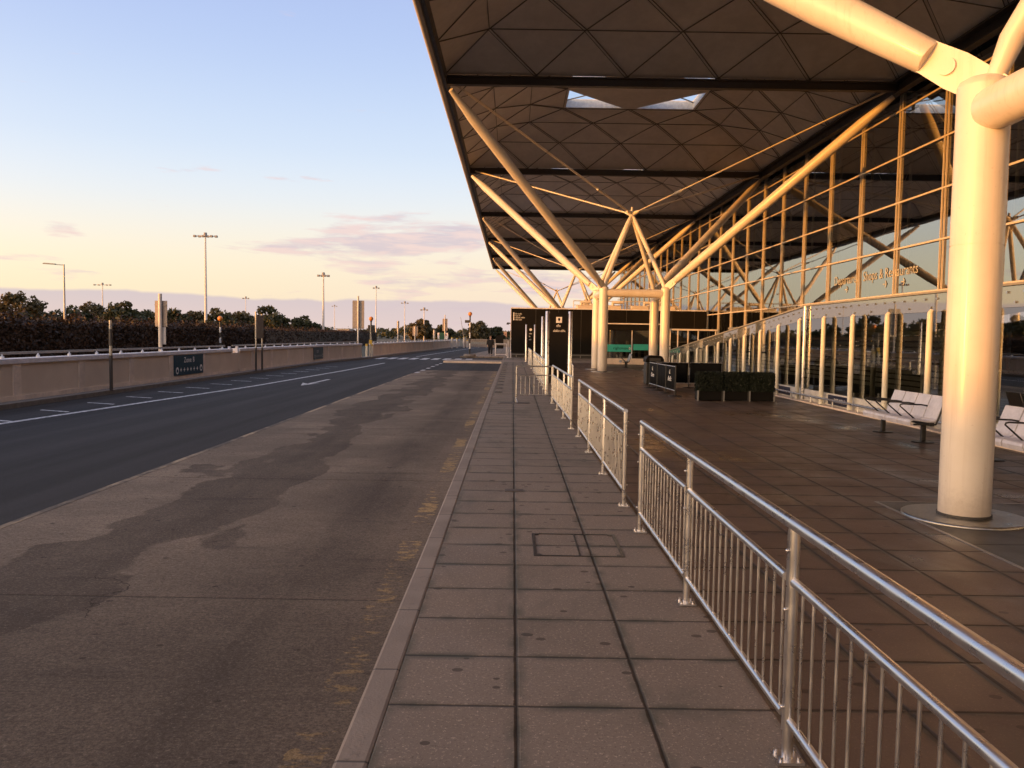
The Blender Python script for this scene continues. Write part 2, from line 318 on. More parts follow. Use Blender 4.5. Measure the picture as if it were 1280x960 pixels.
# ------------------------------------------------------------------ mesh helpers
W = {}
class MB:
    def __init__(s): s.v = []; s.f = []; s.sm = []
    def add(s, vs, fs, smooth=False):
        o = len(s.v); s.v += [tuple(v) for v in vs]
        for f in fs: s.f.append(tuple(i+o for i in f)); s.sm.append(smooth)
        return s
    def bx(s, x0, x1, y0, y1, z0, z1):
        return s.add([(x0,y0,z0),(x1,y0,z0),(x1,y1,z0),(x0,y1,z0),(x0,y0,z1),(x1,y0,z1),(x1,y1,z1),(x0,y1,z1)],
              [(3,2,1,0),(4,5,6,7),(0,1,5,4),(1,2,6,5),(2,3,7,6),(3,0,4,7)])
    def bar(s, p0, p1, w, h, up=(0,0,1)):
        p0 = Vector(p0); p1 = Vector(p1); d = (p1-p0).normalized(); u = Vector(up)
        a = d.cross(u).normalized()*w/2; b = a.cross(d).normalized()*h/2
        vs = [p0-a-b, p0+a-b, p0+a+b, p0-a+b, p1-a-b, p1+a-b, p1+a+b, p1-a+b]
        return s.add(vs, [(0,3,2,1),(4,5,6,7),(0,1,5,4),(1,2,6,5),(2,3,7,6),(3,0,4,7)])
    def tube(s, p0, p1, r0, r1=None, n=14, caps=True):
        r1 = r0 if r1 is None else r1
        return s.path([p0, p1], [r0, r1], n, caps)
    def path(s, pts, rs, n=14, caps=True):
        pts = [Vector(p) for p in pts]
        if isinstance(rs, (int, float)): rs = [rs]*len(pts)
        o = len(s.v); prev = None
        for i, p in enumerate(pts):
            if i == 0: d = pts[1]-pts[0]
            elif i == len(pts)-1: d = pts[-1]-pts[-2]
            else: d = (pts[i+1]-p).normalized()+(p-pts[i-1]).normalized()
            d.normalize()
            if prev is None:
                u = Vector((0,0,1)) if abs(d.z) < .9 else Vector((1,0,0)); a = d.cross(u).normalized()
            else: a = (prev - d*prev.dot(d)).normalized()
            prev = a; b = d.cross(a)
            for k in range(n):
                t = 2*PI*k/n; s.v.append(tuple(p+(a*math.cos(t)+b*math.sin(t))*rs[i]))
        for i in range(len(pts)-1):
            for k in range(n):
                k2 = (k+1) % n
                s.f.append((o+i*n+k, o+i*n+k2, o+(i+1)*n+k2, o+(i+1)*n+k)); s.sm.append(True)
        if caps:        # own vertices, so that the caps do not bend the shading of the sides
            m = len(pts)
            for i, rev in ((0, True), (m-1, False)):
                q = len(s.v); s.v += s.v[o+i*n:o+i*n+n]
                s.f.append(tuple(range(q+n-1, q-1, -1)) if rev else tuple(range(q, q+n))); s.sm.append(False)
        return s
    def ball(s, c, r, n=14, m=8, sz=1.):
        o = len(s.v)
        for i in range(m+1):
            th = PI*i/m
            for k in range(n):
                t = 2*PI*k/n; s.v.append((c[0]+r*math.sin(th)*math.cos(t), c[1]+r*math.sin(th)*math.sin(t), c[2]+r*sz*math.cos(th)))
        for i in range(m):
            for k in range(n):
                k2 = (k+1) % n; s.f.append((o+i*n+k, o+(i+1)*n+k, o+(i+1)*n+k2, o+i*n+k2)); s.sm.append(True)
        return s
    def prism(s, pts2, plane, c0, c1):
        """polygon in a plane ('xz' at y, 'yz' at x, 'xy' at z) extruded c0..c1"""
        def P(a, b, c): return {'xz': (a, c, b), 'yz': (c, a, b), 'xy': (a, b, c)}[plane]
        n = len(pts2); vs = [P(a, b, c0) for a, b in pts2]+[P(a, b, c1) for a, b in pts2]
        return s.add(vs, [tuple(range(n)), tuple(range(2*n-1, n-1, -1))]+[(i, i+n, (i+1) % n+n, (i+1) % n) for i in range(n)])
    def build(s, name, mat, parent=None, loc=None, bevel=0., fix=True):
        base = W[parent] if parent is not None else Vector(loc or (0,0,0))
        me = bpy.data.meshes.new(name)
        me.from_pydata([(x-base.x, y-base.y, z-base.z) for x, y, z in s.v], [], s.f)
        me.polygons.foreach_set('use_smooth', s.sm)
        me.materials.append(M[mat] if isinstance(mat, str) else mat)
        if fix:
            bm = bmesh.new(); bm.from_mesh(me); bmesh.ops.recalc_face_normals(bm, faces=bm.faces); bm.to_mesh(me); bm.free()
        me.update()
        o = bpy.data.objects.new(name, me); COL.objects.link(o)
        if parent is not None: o.parent = parent
        else: o.location = base
        W[o] = base
        if bevel:
            b = o.modifiers.new('Bevel', 'BEVEL'); b.width = bevel; b.segments = 2; b.limit_method = 'ANGLE'; b.angle_limit = .7
        return o
def thing(name, label, cat, loc, group=None):
    o = bpy.data.objects.new(name, None); COL.objects.link(o); o.location = loc; o.empty_display_size = .2
    W[o] = Vector(loc); return tag(o, label, cat, group)
def tag(o, label, cat, group=None, kind=None):
    o['label'] = label; o['category'] = cat
    if group: o['group'] = group
    if kind: o['kind'] = kind
    return o
def struct(o): o['kind'] = 'structure'; return o
def copy_tree(o, loc, rz=None, label=None, scale=None, parent=None):
    c = o.copy(); COL.objects.link(c)
    if parent is not None: c.parent = parent
    else:
        c.location = loc
        if rz is not None: c.rotation_euler = (0, 0, rz)
        if label: c['label'] = label
        if scale: c.scale = scale
    for ch in o.children: copy_tree(ch, None, parent=c)
    return c
def text(s, size, origin, right, up, name, mat, parent, ext=.003, align='LEFT', bold=0., space=1.):
    cu = bpy.data.curves.new(name, 'FONT'); cu.body = s; cu.size = size; cu.extrude = ext; cu.align_x = align; cu.offset = bold; cu.space_character = space
    to = bpy.data.objects.new(name, cu); COL.objects.link(to)
    dg = bpy.context.evaluated_depsgraph_get(); me = bpy.data.meshes.new_from_object(to.evaluated_get(dg))
    bpy.data.objects.remove(to); me.name = name
    R = Vector(right).normalized(); U = Vector(up).normalized(); N = R.cross(U)
    mt = Matrix(((R.x,U.x,N.x,origin[0]),(R.y,U.y,N.y,origin[1]),(R.z,U.z,N.z,origin[2]),(0,0,0,1)))
    me.transform(Matrix.Translation(-W[parent]) @ mt)
    me.materials.clear(); me.materials.append(M[mat])
    o = bpy.data.objects.new(name, me); COL.objects.link(o); o.parent = parent; W[o] = W[parent]
    return o
def blobs(mb, origin, right, up, size, words, rnd, n_off=.004):
    """rows of strokes the size of letters, for writing too small to read in the photograph"""
    R = Vector(right); U = Vector(up); N = R.cross(U); x = 0.; o = Vector(origin)
    for w in words:
        for _ in range(w):
            h = size*rnd.choice((.62, .62, .62, .95)); wd = size*rnd.uniform(.32, .5)
            a = o+R*x-N*.001; b = a+R*wd
            for q0, q1 in (((0, 0), (.24, h)), ((.24, h*.72), (1, h)), ((.76, 0), (1, h*.72)) if rnd.random() < .6 else ((.24, 0), (1, h*.25))):
                p = [a+R*wd*q0[0]+U*q0[1], a+R*wd*q1[0]+U*q0[1], a+R*wd*q1[0]+U*q1[1], a+R*wd*q0[0]+U*q1[1]]
                p2 = [v+N*n_off for v in p]
                mb.add(p+p2, [(0,1,2,3),(4,5,6,7),(0,1,5,4),(1,2,6,5),(2,3,7,6),(3,0,4,7)])
            x += wd+size*.12
        x += size*.35
    return mb

# ------------------------------------------------------------------ camera, light, sky
cam = bpy.data.cameras.new('camera'); co = bpy.data.objects.new('camera', cam); COL.objects.link(co)
Pt = math.atan(60/1035); sr = .0155
R0 = Vector((1,0,0)); U0 = Vector((0, math.sin(Pt), math.cos(Pt))); F = Vector((0, math.cos(Pt), -math.sin(Pt)))
R = R0*math.cos(sr)+U0*math.sin(sr); U = -R0*math.sin(sr)+U0*math.cos(sr)
co.matrix_world = Matrix(((R.x,U.x,-F.x,0),(R.y,U.y,-F.y,0),(R.z,U.z,-F.z,1.7),(0,0,0,1)))
cam.sensor_width = 36; cam.lens = 36*1035/1280; cam.clip_end = 6000; cam.clip_start = .05
S.camera = co
sd = Vector((SUN_AZ[0], SUN_AZ[1], 0)).normalized(); el = math.radians(SUN_EL)
sd = Vector((sd.x*math.cos(el), sd.y*math.cos(el), math.sin(el)))
sl = bpy.data.lights.new('sun', 'SUN'); so = bpy.data.objects.new('sun', sl); COL.objects.link(so)
so.rotation_euler = sd.to_track_quat('Z', 'Y').to_euler(); so.location = (0, 0, 40)
sl.energy = 4.2; sl.color = (1., .37, .045); sl.angle = math.radians(1.3)
w = bpy.data.worlds.new('World'); S.world = w; w.use_nodes = True
nt = w.node_tree; bg = nt.nodes['Background']
class WT(NT):
    def __init__(s, tree): s.t = tree; s.n = tree.nodes; s.l = tree.links
k = WT(nt)
sky = nt.nodes.new('ShaderNodeTexSky'); sky.sky_type = 'NISHITA'; sky.sun_disc = False
sky.sun_elevation = math.radians(max(SUN_EL, 1.15)); sky.sun_rotation = math.atan2(sd.x, sd.y)
sky.air_density = 1.0; sky.dust_density = .6; sky.ozone_density = 1.6; sky.altitude = 100
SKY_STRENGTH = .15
S.view_settings.view_transform = 'Standard'; S.view_settings.look = 'None'; S.view_settings.gamma = 1.; S.view_settings.exposure = 0.
S.view_settings.use_curve_mapping = False
def sl(r, g, b):
    f = lambda v: (v/255/12.92 if v/255 <= .04045 else ((v/255+.055)/1.055)**2.4)
    return (f(r), f(g), f(b))
tc = nt.nodes.new('ShaderNodeTexCoord'); sp = nt.nodes.new('ShaderNodeSeparateXYZ')
k.lk(tc.outputs['Generated'], sp.inputs[0])
az = k.math('ARCTAN2', sp.outputs[0], sp.outputs[1]); elv = k.math('ARCSINE', sp.outputs[2])
def ramp(v, stops):
    nd = nt.nodes.new('ShaderNodeValToRGB'); k.lk(v, nd.inputs[0]); cr = nd.color_ramp; cr.interpolation = 'B_SPLINE'
    while len(cr.elements) < len(stops): cr.elements.new(.5)
    for e, (p_, c_) in zip(cr.elements, stops): e.position = p_; e.color = (*c_, 1)
    return nd.outputs[0]
# clear evening air: cream at the horizon, pale blue, deeper blue overhead
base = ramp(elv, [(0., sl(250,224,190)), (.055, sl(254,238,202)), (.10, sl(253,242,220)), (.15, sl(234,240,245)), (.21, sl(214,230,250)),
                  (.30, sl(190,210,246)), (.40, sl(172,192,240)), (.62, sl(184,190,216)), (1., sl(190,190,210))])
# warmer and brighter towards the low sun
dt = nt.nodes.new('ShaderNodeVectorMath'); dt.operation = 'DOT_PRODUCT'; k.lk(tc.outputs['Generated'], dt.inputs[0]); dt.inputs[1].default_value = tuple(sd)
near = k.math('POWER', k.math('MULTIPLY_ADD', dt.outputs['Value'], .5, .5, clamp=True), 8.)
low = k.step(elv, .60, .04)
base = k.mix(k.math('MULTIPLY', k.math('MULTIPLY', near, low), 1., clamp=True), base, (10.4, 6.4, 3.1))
# the side turned away from the sun is a little rosier
anti = k.math('MULTIPLY', k.step(az, -.55, .1), k.step(elv, .15, .0))
base = k.mix(k.math('MULTIPLY', anti, .55), base, sl(244,222,214))
# cloud layers
cv = nt.nodes.new('ShaderNodeCombineXYZ'); k.lk(az, cv.inputs[0]); k.lk(elv, cv.inputs[1])
def cn(sx, sy, sc, det, loc, dist=.3, rough=.55):
    return k.noise(k.mapv(cv.outputs[0], (sx, sy, 1), loc=loc), sc, det, rough, dist)
def gauss(v, c0, wd):
    q = k.math('DIVIDE', k.math('SUBTRACT', v, c0), wd); return k.math('EXPONENT', k.math('MULTIPLY', k.math('MULTIPLY', q, q), -1.))
n1 = cn(1., 5.5, 7., 7, (1.3, .4, 0)); n2 = cn(1., 7., 16., 6, (4.1, 2.2, 0))
dens = k.math('ADD', k.math('MULTIPLY', n1, .68), k.math('MULTIPLY', n2, .32))
m1 = k.math('MULTIPLY', gauss(az, -.115, .115), gauss(elv, .108, .024))
m2 = k.math('MULTIPLY', k.step(az, -.30, -.12), gauss(elv, .058, .022))
m3 = k.math('MULTIPLY', k.step(elv, .30, .06), .045)
mm = k.math('ADD', k.math('ADD', k.math('MULTIPLY', m1, .30), k.math('MULTIPLY', m2, .11)), m3)
cl = k.step(k.math('ADD', dens, mm), .62, .73)
ctone = k.mix(k.step(n2, .42, .62), sl(208,190,204), sl(240,208,206))
base = k.mix(k.math('MULTIPLY', cl, .72), base, ctone)
# even lavender bank lying on the horizon, ragged upper edge
bt = k.math('ADD', k.math('MULTIPLY_ADD', cn(1., 0., 5., 5, (7, 0, 0)), .030, .027), k.math('MULTIPLY', k.step(az, -.6, .1), -.004))
bk = k.step(k.math('SUBTRACT', bt, elv), -.0022, .0022)
btone = k.mix(k.step(k.math('ADD', elv, k.math('MULTIPLY', n1, .02)), .0, .06), sl(226,204,203), sl(206,192,203))
base = k.mix(k.math('MULTIPLY', bk, .80), base, btone)
# sky radiance: the physical sky carries part of the light, the evening colours the rest
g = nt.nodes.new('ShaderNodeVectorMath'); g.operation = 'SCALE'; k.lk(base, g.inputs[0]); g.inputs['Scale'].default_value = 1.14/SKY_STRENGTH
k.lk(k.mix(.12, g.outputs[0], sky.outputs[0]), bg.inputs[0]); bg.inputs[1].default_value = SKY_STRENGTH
# ------------------------------------------------------------------ ground
RZ = -.12
def sheet(name, poly, z, mat, div=None):
    mb = MB(); mb.add([(x, y, z) for x, y in poly], [tuple(range(len(poly)))])
    return struct(mb.build(name, mat))
sheet('ground', [(-3000,-3000),(3000,-3000),(3000,3000),(-3000,3000)], -.26, 'grass_ground')
WALL = [(-11.78,-40),(-11.78,34.9),(-11.72,51),(-11.16,57.6),(-10.72,64.9),(-10.33,76),(-9.62,89.5),(-8.9,108),(-8.1,130)]
def wallx(y):
    for (x0,y0),(x1,y1) in zip(WALL, WALL[1:]):
        if y0 <= y <= y1: return x0+(x1-x0)*(y-y0)/(y1-y0)
    return WALL[-1][0]
kx = lambda y: wallx(y)+.42
ys = [-40,34.9,51,57.6,64.9,76,89.5,108,130,170]
sheet('road', [(kx(y), y) for y in ys]+[(10,170),(-1.2,128),(-4.4,67.9),(-.68,67.9),(-.68,-40)], RZ-.004, 'asphalt')
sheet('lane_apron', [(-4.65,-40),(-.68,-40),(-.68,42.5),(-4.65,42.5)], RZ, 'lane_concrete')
mb = MB().bx(-.69,-.545,-40,54.4,-.2,0.); struct(mb.build('kerb', 'kerb_stone', bevel=.018))
struct(MB().bx(-.545,1.215,-40,54.6,-.2,-.002).build('pavement', 'slab_paving'))
struct(MB().bx(1.215,60,-40,54.6,-.2,0.).build('forecourt', 'brown_paving'))
struct(MB().bx(-4.55,60,54.6,58.2,-.2,-.004).build('crossing_pavement', 'kerb_stone'))
struct(MB().bx(-.72,60,58.2,140,-.2,-.002).build('far_pavement', 'slab_paving'))
struct(MB().prism([(-4.3,68),(-.72,68),(-.72,126),(-1.3,126)], 'xy', -.2, -.03).build('island_pavement', 'slab_paving'))
struct(MB().bx(3.9,8.2,2.2,8.7,-.1,.004).build('column_apron', 'dark_paving'))
mb = MB(); mb.bx(3.872,3.9,2.2,8.72,-.1,.008); mb.bx(3.9,8.2,8.7,8.725,-.1,.007); struct(mb.build('apron_edging', 'paving_line'))
# kerbed footway strip under the parapet
pts = [(wallx(y)+.42, y) for y in ys[:-1]]; back = [(wallx(y)-.3, y) for y in ys[:-1]]
struct(MB().prism(pts+back[::-1], 'xy', -.24, -.01).build('kerb_strip', 'stone_grey'))
# painted markings
def strip(pts, wdt, z):
    mb = MB()
    for (x0,y0),(x1,y1) in zip(pts, pts[1:]):
        mb.add([(x0-wdt/2,y0,z),(x0+wdt/2,y0,z),(x1+wdt/2,y1,z),(x1-wdt/2,y1,z)], [(0,1,2,3)])
    return mb
z = RZ+.004
struct(strip([(-10.6,6),(-9.72,15.66),(-8.71,27.67),(-8.25,40),(-8.02,52)], .16, z).build('edge_line_marking', 'road_paint'))
struct(strip([(-7.9,68),(-7.55,76),(-7.0,89),(-6.2,108),(-5.0,130)], .14, z).build('edge_line_marking', 'road_paint'))
mb = MB()
for i in range(17):
    y = 12.1+2.05*i; x = -9.75 + max(0, (y-18))*.012; x2 = -10.55+max(0,(y-26))*.02
    mb.add([(x2,y+.3,z),(x2,y+.18,z),(x+.0,y-.18,z),(x+.0,y-.05,z)], [(0,1,2,3)])
struct(mb.build('hatch_marking', 'road_paint'))
mb = MB()
mb.add([(-7.33,29.6,z),(-7.18,29.6,z),(-7.14,32.6,z),(-7.29,32.6,z)], [(0,1,2,3)])
mb.add([(-7.62,30.1,z),(-7.28,28.5,z),(-6.98,30.1,z),(-7.18,29.62,z),(-7.33,29.62,z)], [(0,1,2,3,4)])
struct(mb.build('arrow_marking', 'road_paint'))
mb = MB()
for i in range(9):
    x = -10.1+i*.82
    mb.add([(x,60.4,z),(x+.5,60.4,z),(x+.5,64.2,z),(x,64.2,z)], [(0,1,2,3)])
struct(mb.build('zebra_marking', 'road_paint'))
mb = MB()
for i in range(6):
    y = 39.2+i*2.6; mb.add([(-4.66,y,z),(-4.46,y,z),(-4.46,y+1.1,z),(-4.66,y+1.1,z)], [(0,1,2,3)])
struct(mb.build('dash_marking', 'road_paint'))
mb = MB()   # faint pale lane edge between asphalt and concrete
mb.bx(-4.70,-4.62,-40,38.5,RZ-.02,RZ+.003); struct(mb.build('lane_edge', 'worn_edge'))
struct(MB().bx(-4.55,-.72,54.45,54.6,-.2,.0).build('kerb', 'wall_pier'))

# access covers and drains
c = thing('access_cover', 'large rectangular access cover let into the paving slabs with dark frame gaps', 'access cover', (.54,6.7,0))
fr = MB()
for a in ((.19,.215,6.34,7.07),(.875,.90,6.34,7.07),(.215,.875,6.34,6.36),(.215,.875,7.05,7.07),(.545,.557,6.36,7.05)): fr.bx(*a,-.05,.003)
fr.build('frame', 'black_metal', c)
for cx, cy, a in ((.23,6.375,0),(.86,6.375,1),(.23,7.035,2),(.86,7.035,3)):
    mb = MB().tube((cx,cy,-.01),(cx,cy,.004),.022,n=10); mb.build('lifting_socket', 'black_metal', c)
g0 = thing('drain_grate', 'iron drain grate beside the kerb in a row of slotted grates, all alike', 'drain grate', (-.4,25,0), 'slotted drain grates along the kerb')
mb = MB(); mb.bx(-.53,-.28,24.7,25.3,-.05,.003); mb.build('frame', 'drain_iron', g0)
mb = MB()
for i in range(7): mb.bx(-.50,-.31,24.745+i*.078,24.745+i*.078+.036,-.04,.006)
mb.build('slots', 'black_metal', g0)
for i in range(1, 15): copy_tree(g0, (-.4, 25+i*1.95, 0))
c = thing('service_cover', 'small dark service cover on the seam of the pavement slabs', 'access cover', (.04,9.05,0))
MB().bx(-.06,.14,8.98,9.12,-.02,.004).build('lid', 'drain_iron', c)
c = thing('gully_cover', 'shallow rectangular gully cover in front of the crossways barrier', 'access cover', (-.05,21.0,0))
MB().bx(-.36,.45,20.8,21.25,-.02,.003).build('lid', 'drain_iron', c)
for x in (-.33,.42): MB().bx(x-.03,x+.03,20.82,21.23,-.01,.005).build('hinge', 'black_metal', c)

# ------------------------------------------------------------------ canopy roof
ZE = 12.0; CX = 6.15; HB = 9.0; RISE = 2.32
def rz_(t): return float(np.interp(t, (0,1.8,3.6,5.4,9.0), (0,1.14,1.85,2.16,RISE)))
def dome_z(x, y): return ZE+rz_(HB-max(abs(x), abs(y)))
roof = thing('terminal_roof', 'wide terminal canopy roof of shallow vaulted square bays with dark edge beams and skylights', 'roof', (CX,42.4,ZE))
# one vaulted bay, built at its own centre
proto = thing('bay_frame', '', '', (0,0,0)); del proto['label'], proto['category']
N = 20; H = HB/N*2
def in_sky(x, y):
    ax, ay = abs(x), abs(y); return ax < 3.52 and ay < 3.52 and ax+ay > 3.86 and ax > .22 and ay > .22
sk = [(-3.5,3.5),(-.36,3.5),(-3.5,.36)]
mb = MB()
ts = [0,1.8,3.6,5.4]
for q in range(4):
    def rq(x, y):
        for _ in range(q): x, y = -y, x
        return x, y
    for a, b in zip(ts, ts[1:]):
        vs = []
        for t_ in (a, b):
            for sgn in (-1, 1):
                x, y = rq(sgn*(HB-t_), HB-t_); vs.append((x, y, ZE+rz_(t_)))
        mb.add([vs[0], vs[1], vs[3], vs[2]], [(0,1,2,3)])
# crown: square minus four triangles
zc = ZE+rz_(5.4); zt = ZE+RISE
def cz(x, y): return dome_z(x, y)
k0 = 3.6; g_ = .36; o_ = 3.46
def P(x, y): return (x, y, cz(x, y))
for sx in (-1, 1):
    for sy in (-1, 1):
        A, B, C_ = (sx*o_, sy*o_), (sx*g_, sy*o_), (sx*o_, sy*g_)
        mb.add([P(sx*k0,sy*k0), P(0,sy*k0), P(*B), P(*A)], [(0,1,2,3)])
        mb.add([P(0,sy*k0), P(0,sy*3.0), P(*B)], [(0,1,2)])
        mb.add([P(sx*k0,sy*k0), P(*A), P(*C_), P(sx*k0,0)], [(0,1,2,3)])
        mb.add([P(sx*k0,0), P(*C_), P(sx*3.0,0)], [(0,1,2)])
        mb.add([P(0,sy*3.0), (0,0,zt), P(sx*3.0,0), P(*C_), P(*B)], [(0,1,2,3,4)])
shell = mb.build('roof_shell', 'roof_panel', proto)
# ribs on the square lattice
mb = MB()
def rib(x0, y0, x1, y1, wd, n):
    p0 = None
    for i in range(n+1):
        f = i/n; x = x0+(x1-x0)*f; y = y0+(y1-y0)*f; p = Vector((x, y, dome_z(x, y)-.03))
        if p0 is not None: mb.bar(p0, p, wd, .07)
        p0 = p
for kk in range(-4, 5):
    c0 = 3.6*kk
    for sg in (1, -1):          # x - sg*y = c0
        pts = []
        lo = max(-9, c0-9); hi = min(9, c0+9)
        segs = np.linspace(lo, hi, int((hi-lo)/.6)+1)
        for xa, xb in zip(segs, segs[1:]):
            ya, yb = (xa-c0)*sg, (xb-c0)*sg
            xm, ym = abs((xa+xb)/2), abs((ya+yb)/2)
            if max(xm, ym) < 3.5 : continue
            off = .045 if sg == 1 else 0
            for oo in ((-off, off) if off else (0,)):
                mb.bar((xa+oo, ya-oo*sg, dome_z(xa,ya)-.02), (xb+oo, yb-oo*sg, dome_z(xb,yb)-.02), .020 if off else .024, .035)
for t_ in (1.8, 3.6, 5.4):
    h = HB-t_; zz = ZE+rz_(t_)-.03
    for a, b in (((-h,-h),(h,-h)),((h,-h),(h,h)),((h,h),(-h,h)),((-h,h),(-h,-h))): mb.bar((*a,zz+.012),(*b,zz+.012),.022,.03)
mb.build('lattice', 'roof_rib', shell)
for sx in (-1, 1):
    for sy in (-1, 1):
        tri = [(sx*o_,sy*o_),(sx*g_,sy*o_),(sx*o_,sy*g_)]
        mb = MB()
        for (xa,ya),(xb,yb) in zip(tri, tri[1:]+tri[:1]):
            mb.add([P(xa,ya),P(xb,yb),(xb,yb,cz(xb,yb)+.45),(xa,ya,cz(xa,ya)+.45)], [(0,1,2,3)])
        s_ = mb.build('skylight', 'reveal_white', shell, fix=False)
mb = MB()
for sx in (-1, 1):
    for sy in (-1, 1):
        m_ = (sx*(o_+g_)/2, sy*(o_+g_)/2)
        zq = cz(*m_)+.3
        mb.bar((sx*o_,sy*o_,zq),(m_[0]*.98,m_[1]*.98,zq), .05,.05); mb.tube((m_[0]*1.03,m_[1]*1.03,zq-.32),(m_[0]*1.03,m_[1]*1.03,zq),.03,n=8)
mb.build('skylight_strut', 'roof_rib', shell)
tops = MB()
for sx in (-1, 1):
    for sy in (-1, 1):
        tri = [(sx*o_,sy*o_),(sx*g_,sy*o_),(sx*o_,sy*g_)]
        tops.add([(x,y,cz(x,y)+.45) for x, y in tri], [(0,1,2)])
tops.build('skylight_glass', 'roof_glass', shell)
shell.parent = roof; shell.location = Vector((CX, 6.4-18, 0))-W[roof]
bays = [(CX, 6.4+18*i) for i in range(-1, 7)]
bays = [b for b in bays if b != (CX, 6.4-18)]+[(CX+18, 6.4+18*i) for i in range(0, 7)]
for bx_, by_ in bays: 
    c = copy_tree(shell, None, parent=roof); c.location = Vector((bx_, by_, 0))-W[roof]
bpy.data.objects.remove(proto)
Y0R, Y1R = -20.6, 123.4; XL, XM, XR = CX-HB, CX+HB, CX+27
for i in range(9):              # cross beams along every bay line
    y = Y0R+18*i; mb = MB()
    mb.bx(XL+.06,XR,y-.13,y+.13,ZE-.42,ZE-.36); mb.bx(XL+.06,XR,y-.05,y+.05,ZE-.36,ZE-.12); mb.bx(XL+.06,XR,y-.13,y+.13,ZE-.12,ZE-.06)
    mb.build('roof_beam', 'dark_beam', roof)
for x in (XM, XR):
    mb = MB(); mb.bx(x-.16,x+.16,Y0R,Y1R,ZE-.47,ZE-.40); mb.bx(x-.05,x+.05,Y0R,Y1R,ZE-.40,ZE-.1); mb.bx(x-.3,x+.3,Y0R,Y1R,ZE-.1,ZE-.03)
    mb.build('edge_beam', 'dark_beam', roof)
mb = MB(); mb.bx(XL-.02,XL+.10,Y0R,Y1R,ZE-.47,ZE+.02); mb.build('edge_beam', 'dark_beam', roof)
mb = MB(); mb.tube((XL-.17,Y0R,ZE-.34),(XL-.17,Y1R,ZE-.34),.13,n=16); mb.build('gutter', 'fascia_cream', roof)
MB().bx(XL-.16,XL-.025,Y0R,Y1R,ZE-.2,ZE+.08).build('fascia', 'dark_beam', roof)
mb = MB(); mb.bx(XL,XR,Y1R,Y1R+.15,ZE-.45,ZE+.1); mb.build('end_fascia', 'dark_beam', roof)

# ------------------------------------------------------------------ tree-like steel supports
def support(cy, label):
    x0, x1, y0, y1 = 4.43, 7.47, cy-1.6, cy+1.6; zt_ = 4.12; r = .232
    s = thing('canopy_support', label, 'roof support', (5.95, cy, 0), 'branching white steel supports under the roof')
    cols = [(x0,y0),(x0,y1),(x1,y0),(x1,y1)]
    for cx, cy_ in cols:
        mb = MB().path([(cx,cy_,.03),(cx,cy_,2.62)], [r,r], 48); mb.path([(cx,cy_,2.615),(cx,cy_,2.635)], [r-.005,r-.005], 48); mb.path([(cx,cy_,2.63),(cx,cy_,zt_)], [r,r], 48); mb.path([(cx,cy_,zt_-.001),(cx,cy_,zt_+.05),(cx,cy_,zt_+.09)], [r,r-.02,r-.09], 48)
        col_ = mb.build('column', 'white_paint', s)
        mb = MB().path([(cx,cy_,.004),(cx,cy_,.022),(cx,cy_,.026)], [.56,.56,.54], 48); mb.build('base_plate', 'steel_plate', col_)
        mb = MB().path([(cx,cy_,.026),(cx,cy_,.05)], [r+.012,r+.012], 40); mb.build('collar', 'pole_dark', col_)
    zb = 3.88; rb = .205
    for a, b in (((x0,y0),(x1,y0)),((x0,y0),(x0,y1)),((x1,y0),(x1,y1))):
        a = Vector((*a,zb)); b = Vector((*b,zb)); d = (b-a).normalized()
        MB().tube(a+d*.16, b-d*.16, rb, n=28).build('beam', 'white_paint', s)
    cz_ = Vector((5.95, cy, 7.95))
    for cx, cy_ in cols:
        sx = -1 if cx < 5.95 else 1; sy = -1 if cy_ < cy else 1
        top = Vector((cx, cy_, zt_+.02)); end = Vector((XL+.12 if sx < 0 else XM-.05, cy+sy*9.0, ZE-.46))
        d = (end-top).normalized(); side = d.cross(Vector((0,0,1))).normalized(); up = side.cross(d)
        rr = .212
        p = [top+d*.62, top+d*.66, top+d*2.0, top+d*2.06, end-d*1.7, end-d*.2]
        br = MB().path(p, [.155,.165,rr,rr,rr,.10], 30).build('branch', 'white_paint', s)
        # flat pin plate joining branch and column head
        mb = MB(); prof = [(-.20,-.15),(.30,-.18),(.72,-.15),(.72,.15),(.30,.18),(-.20,.15)]
        vs = [top+d*a+up*b+side*q for q in (-.05,.05) for a, b in prof]; n = len(prof)
        mb.add(vs, [tuple(range(n-1,-1,-1)), tuple(range(n,2*n))]+[(i,(i+1)%n,(i+1)%n+n,i+n) for i in range(n)])
        mb.build('pin_plate', 'white_paint', br)
        MB().tube(top+d*.40-side*.075, top+d*.40+side*.075, .085, n=24).build('pin', 'white_paint', br)
        # inner strut to the apex, then a paired tie rod out to the bay corner
        st = MB().path([top+Vector((-sx*.05,-sy*.05,.0)), top.lerp(cz_,.1), top.lerp(cz_,.9), cz_], [.08,.115,.115,.07], 20).build('strut', 'white_paint', s)
        e2 = Vector((end.x-sx*.3, end.y-sy*.3, end.z+.15)); dd = (e2-cz_).normalized(); sd_ = dd.cross(Vector((0,0,1))).normalized()
        mb = MB()
        mb.path([cz_, cz_+dd*.25, cz_+dd*.45], [.10,.10,.055], 12)
        if sy < 0:
            for q in (-.05,.05): mb.tube(cz_+dd*.4+sd_*q, e2+sd_*q, .022, n=8)
            m_ = cz_.lerp(e2,.22); mb.tube(m_-dd*.2, m_+dd*.2, .07, n=10)
        else: mb.tube(cz_+dd*.4, e2, .042, n=10)
        mb.build('tie_rod', 'white_paint', s)
    MB().path([cz_-Vector((0,0,.16)), cz_-Vector((0,0,.1)), cz_+Vector((0,0,.1)), cz_+Vector((0,0,.2)), cz_+Vector((0,0,.36))], [.09,.15,.15,.07,.05], 18).build('apex_node', 'white_paint', s)
    return s
support(6.4, 'nearest white steel support, thick column filling the right side above its round base plate')
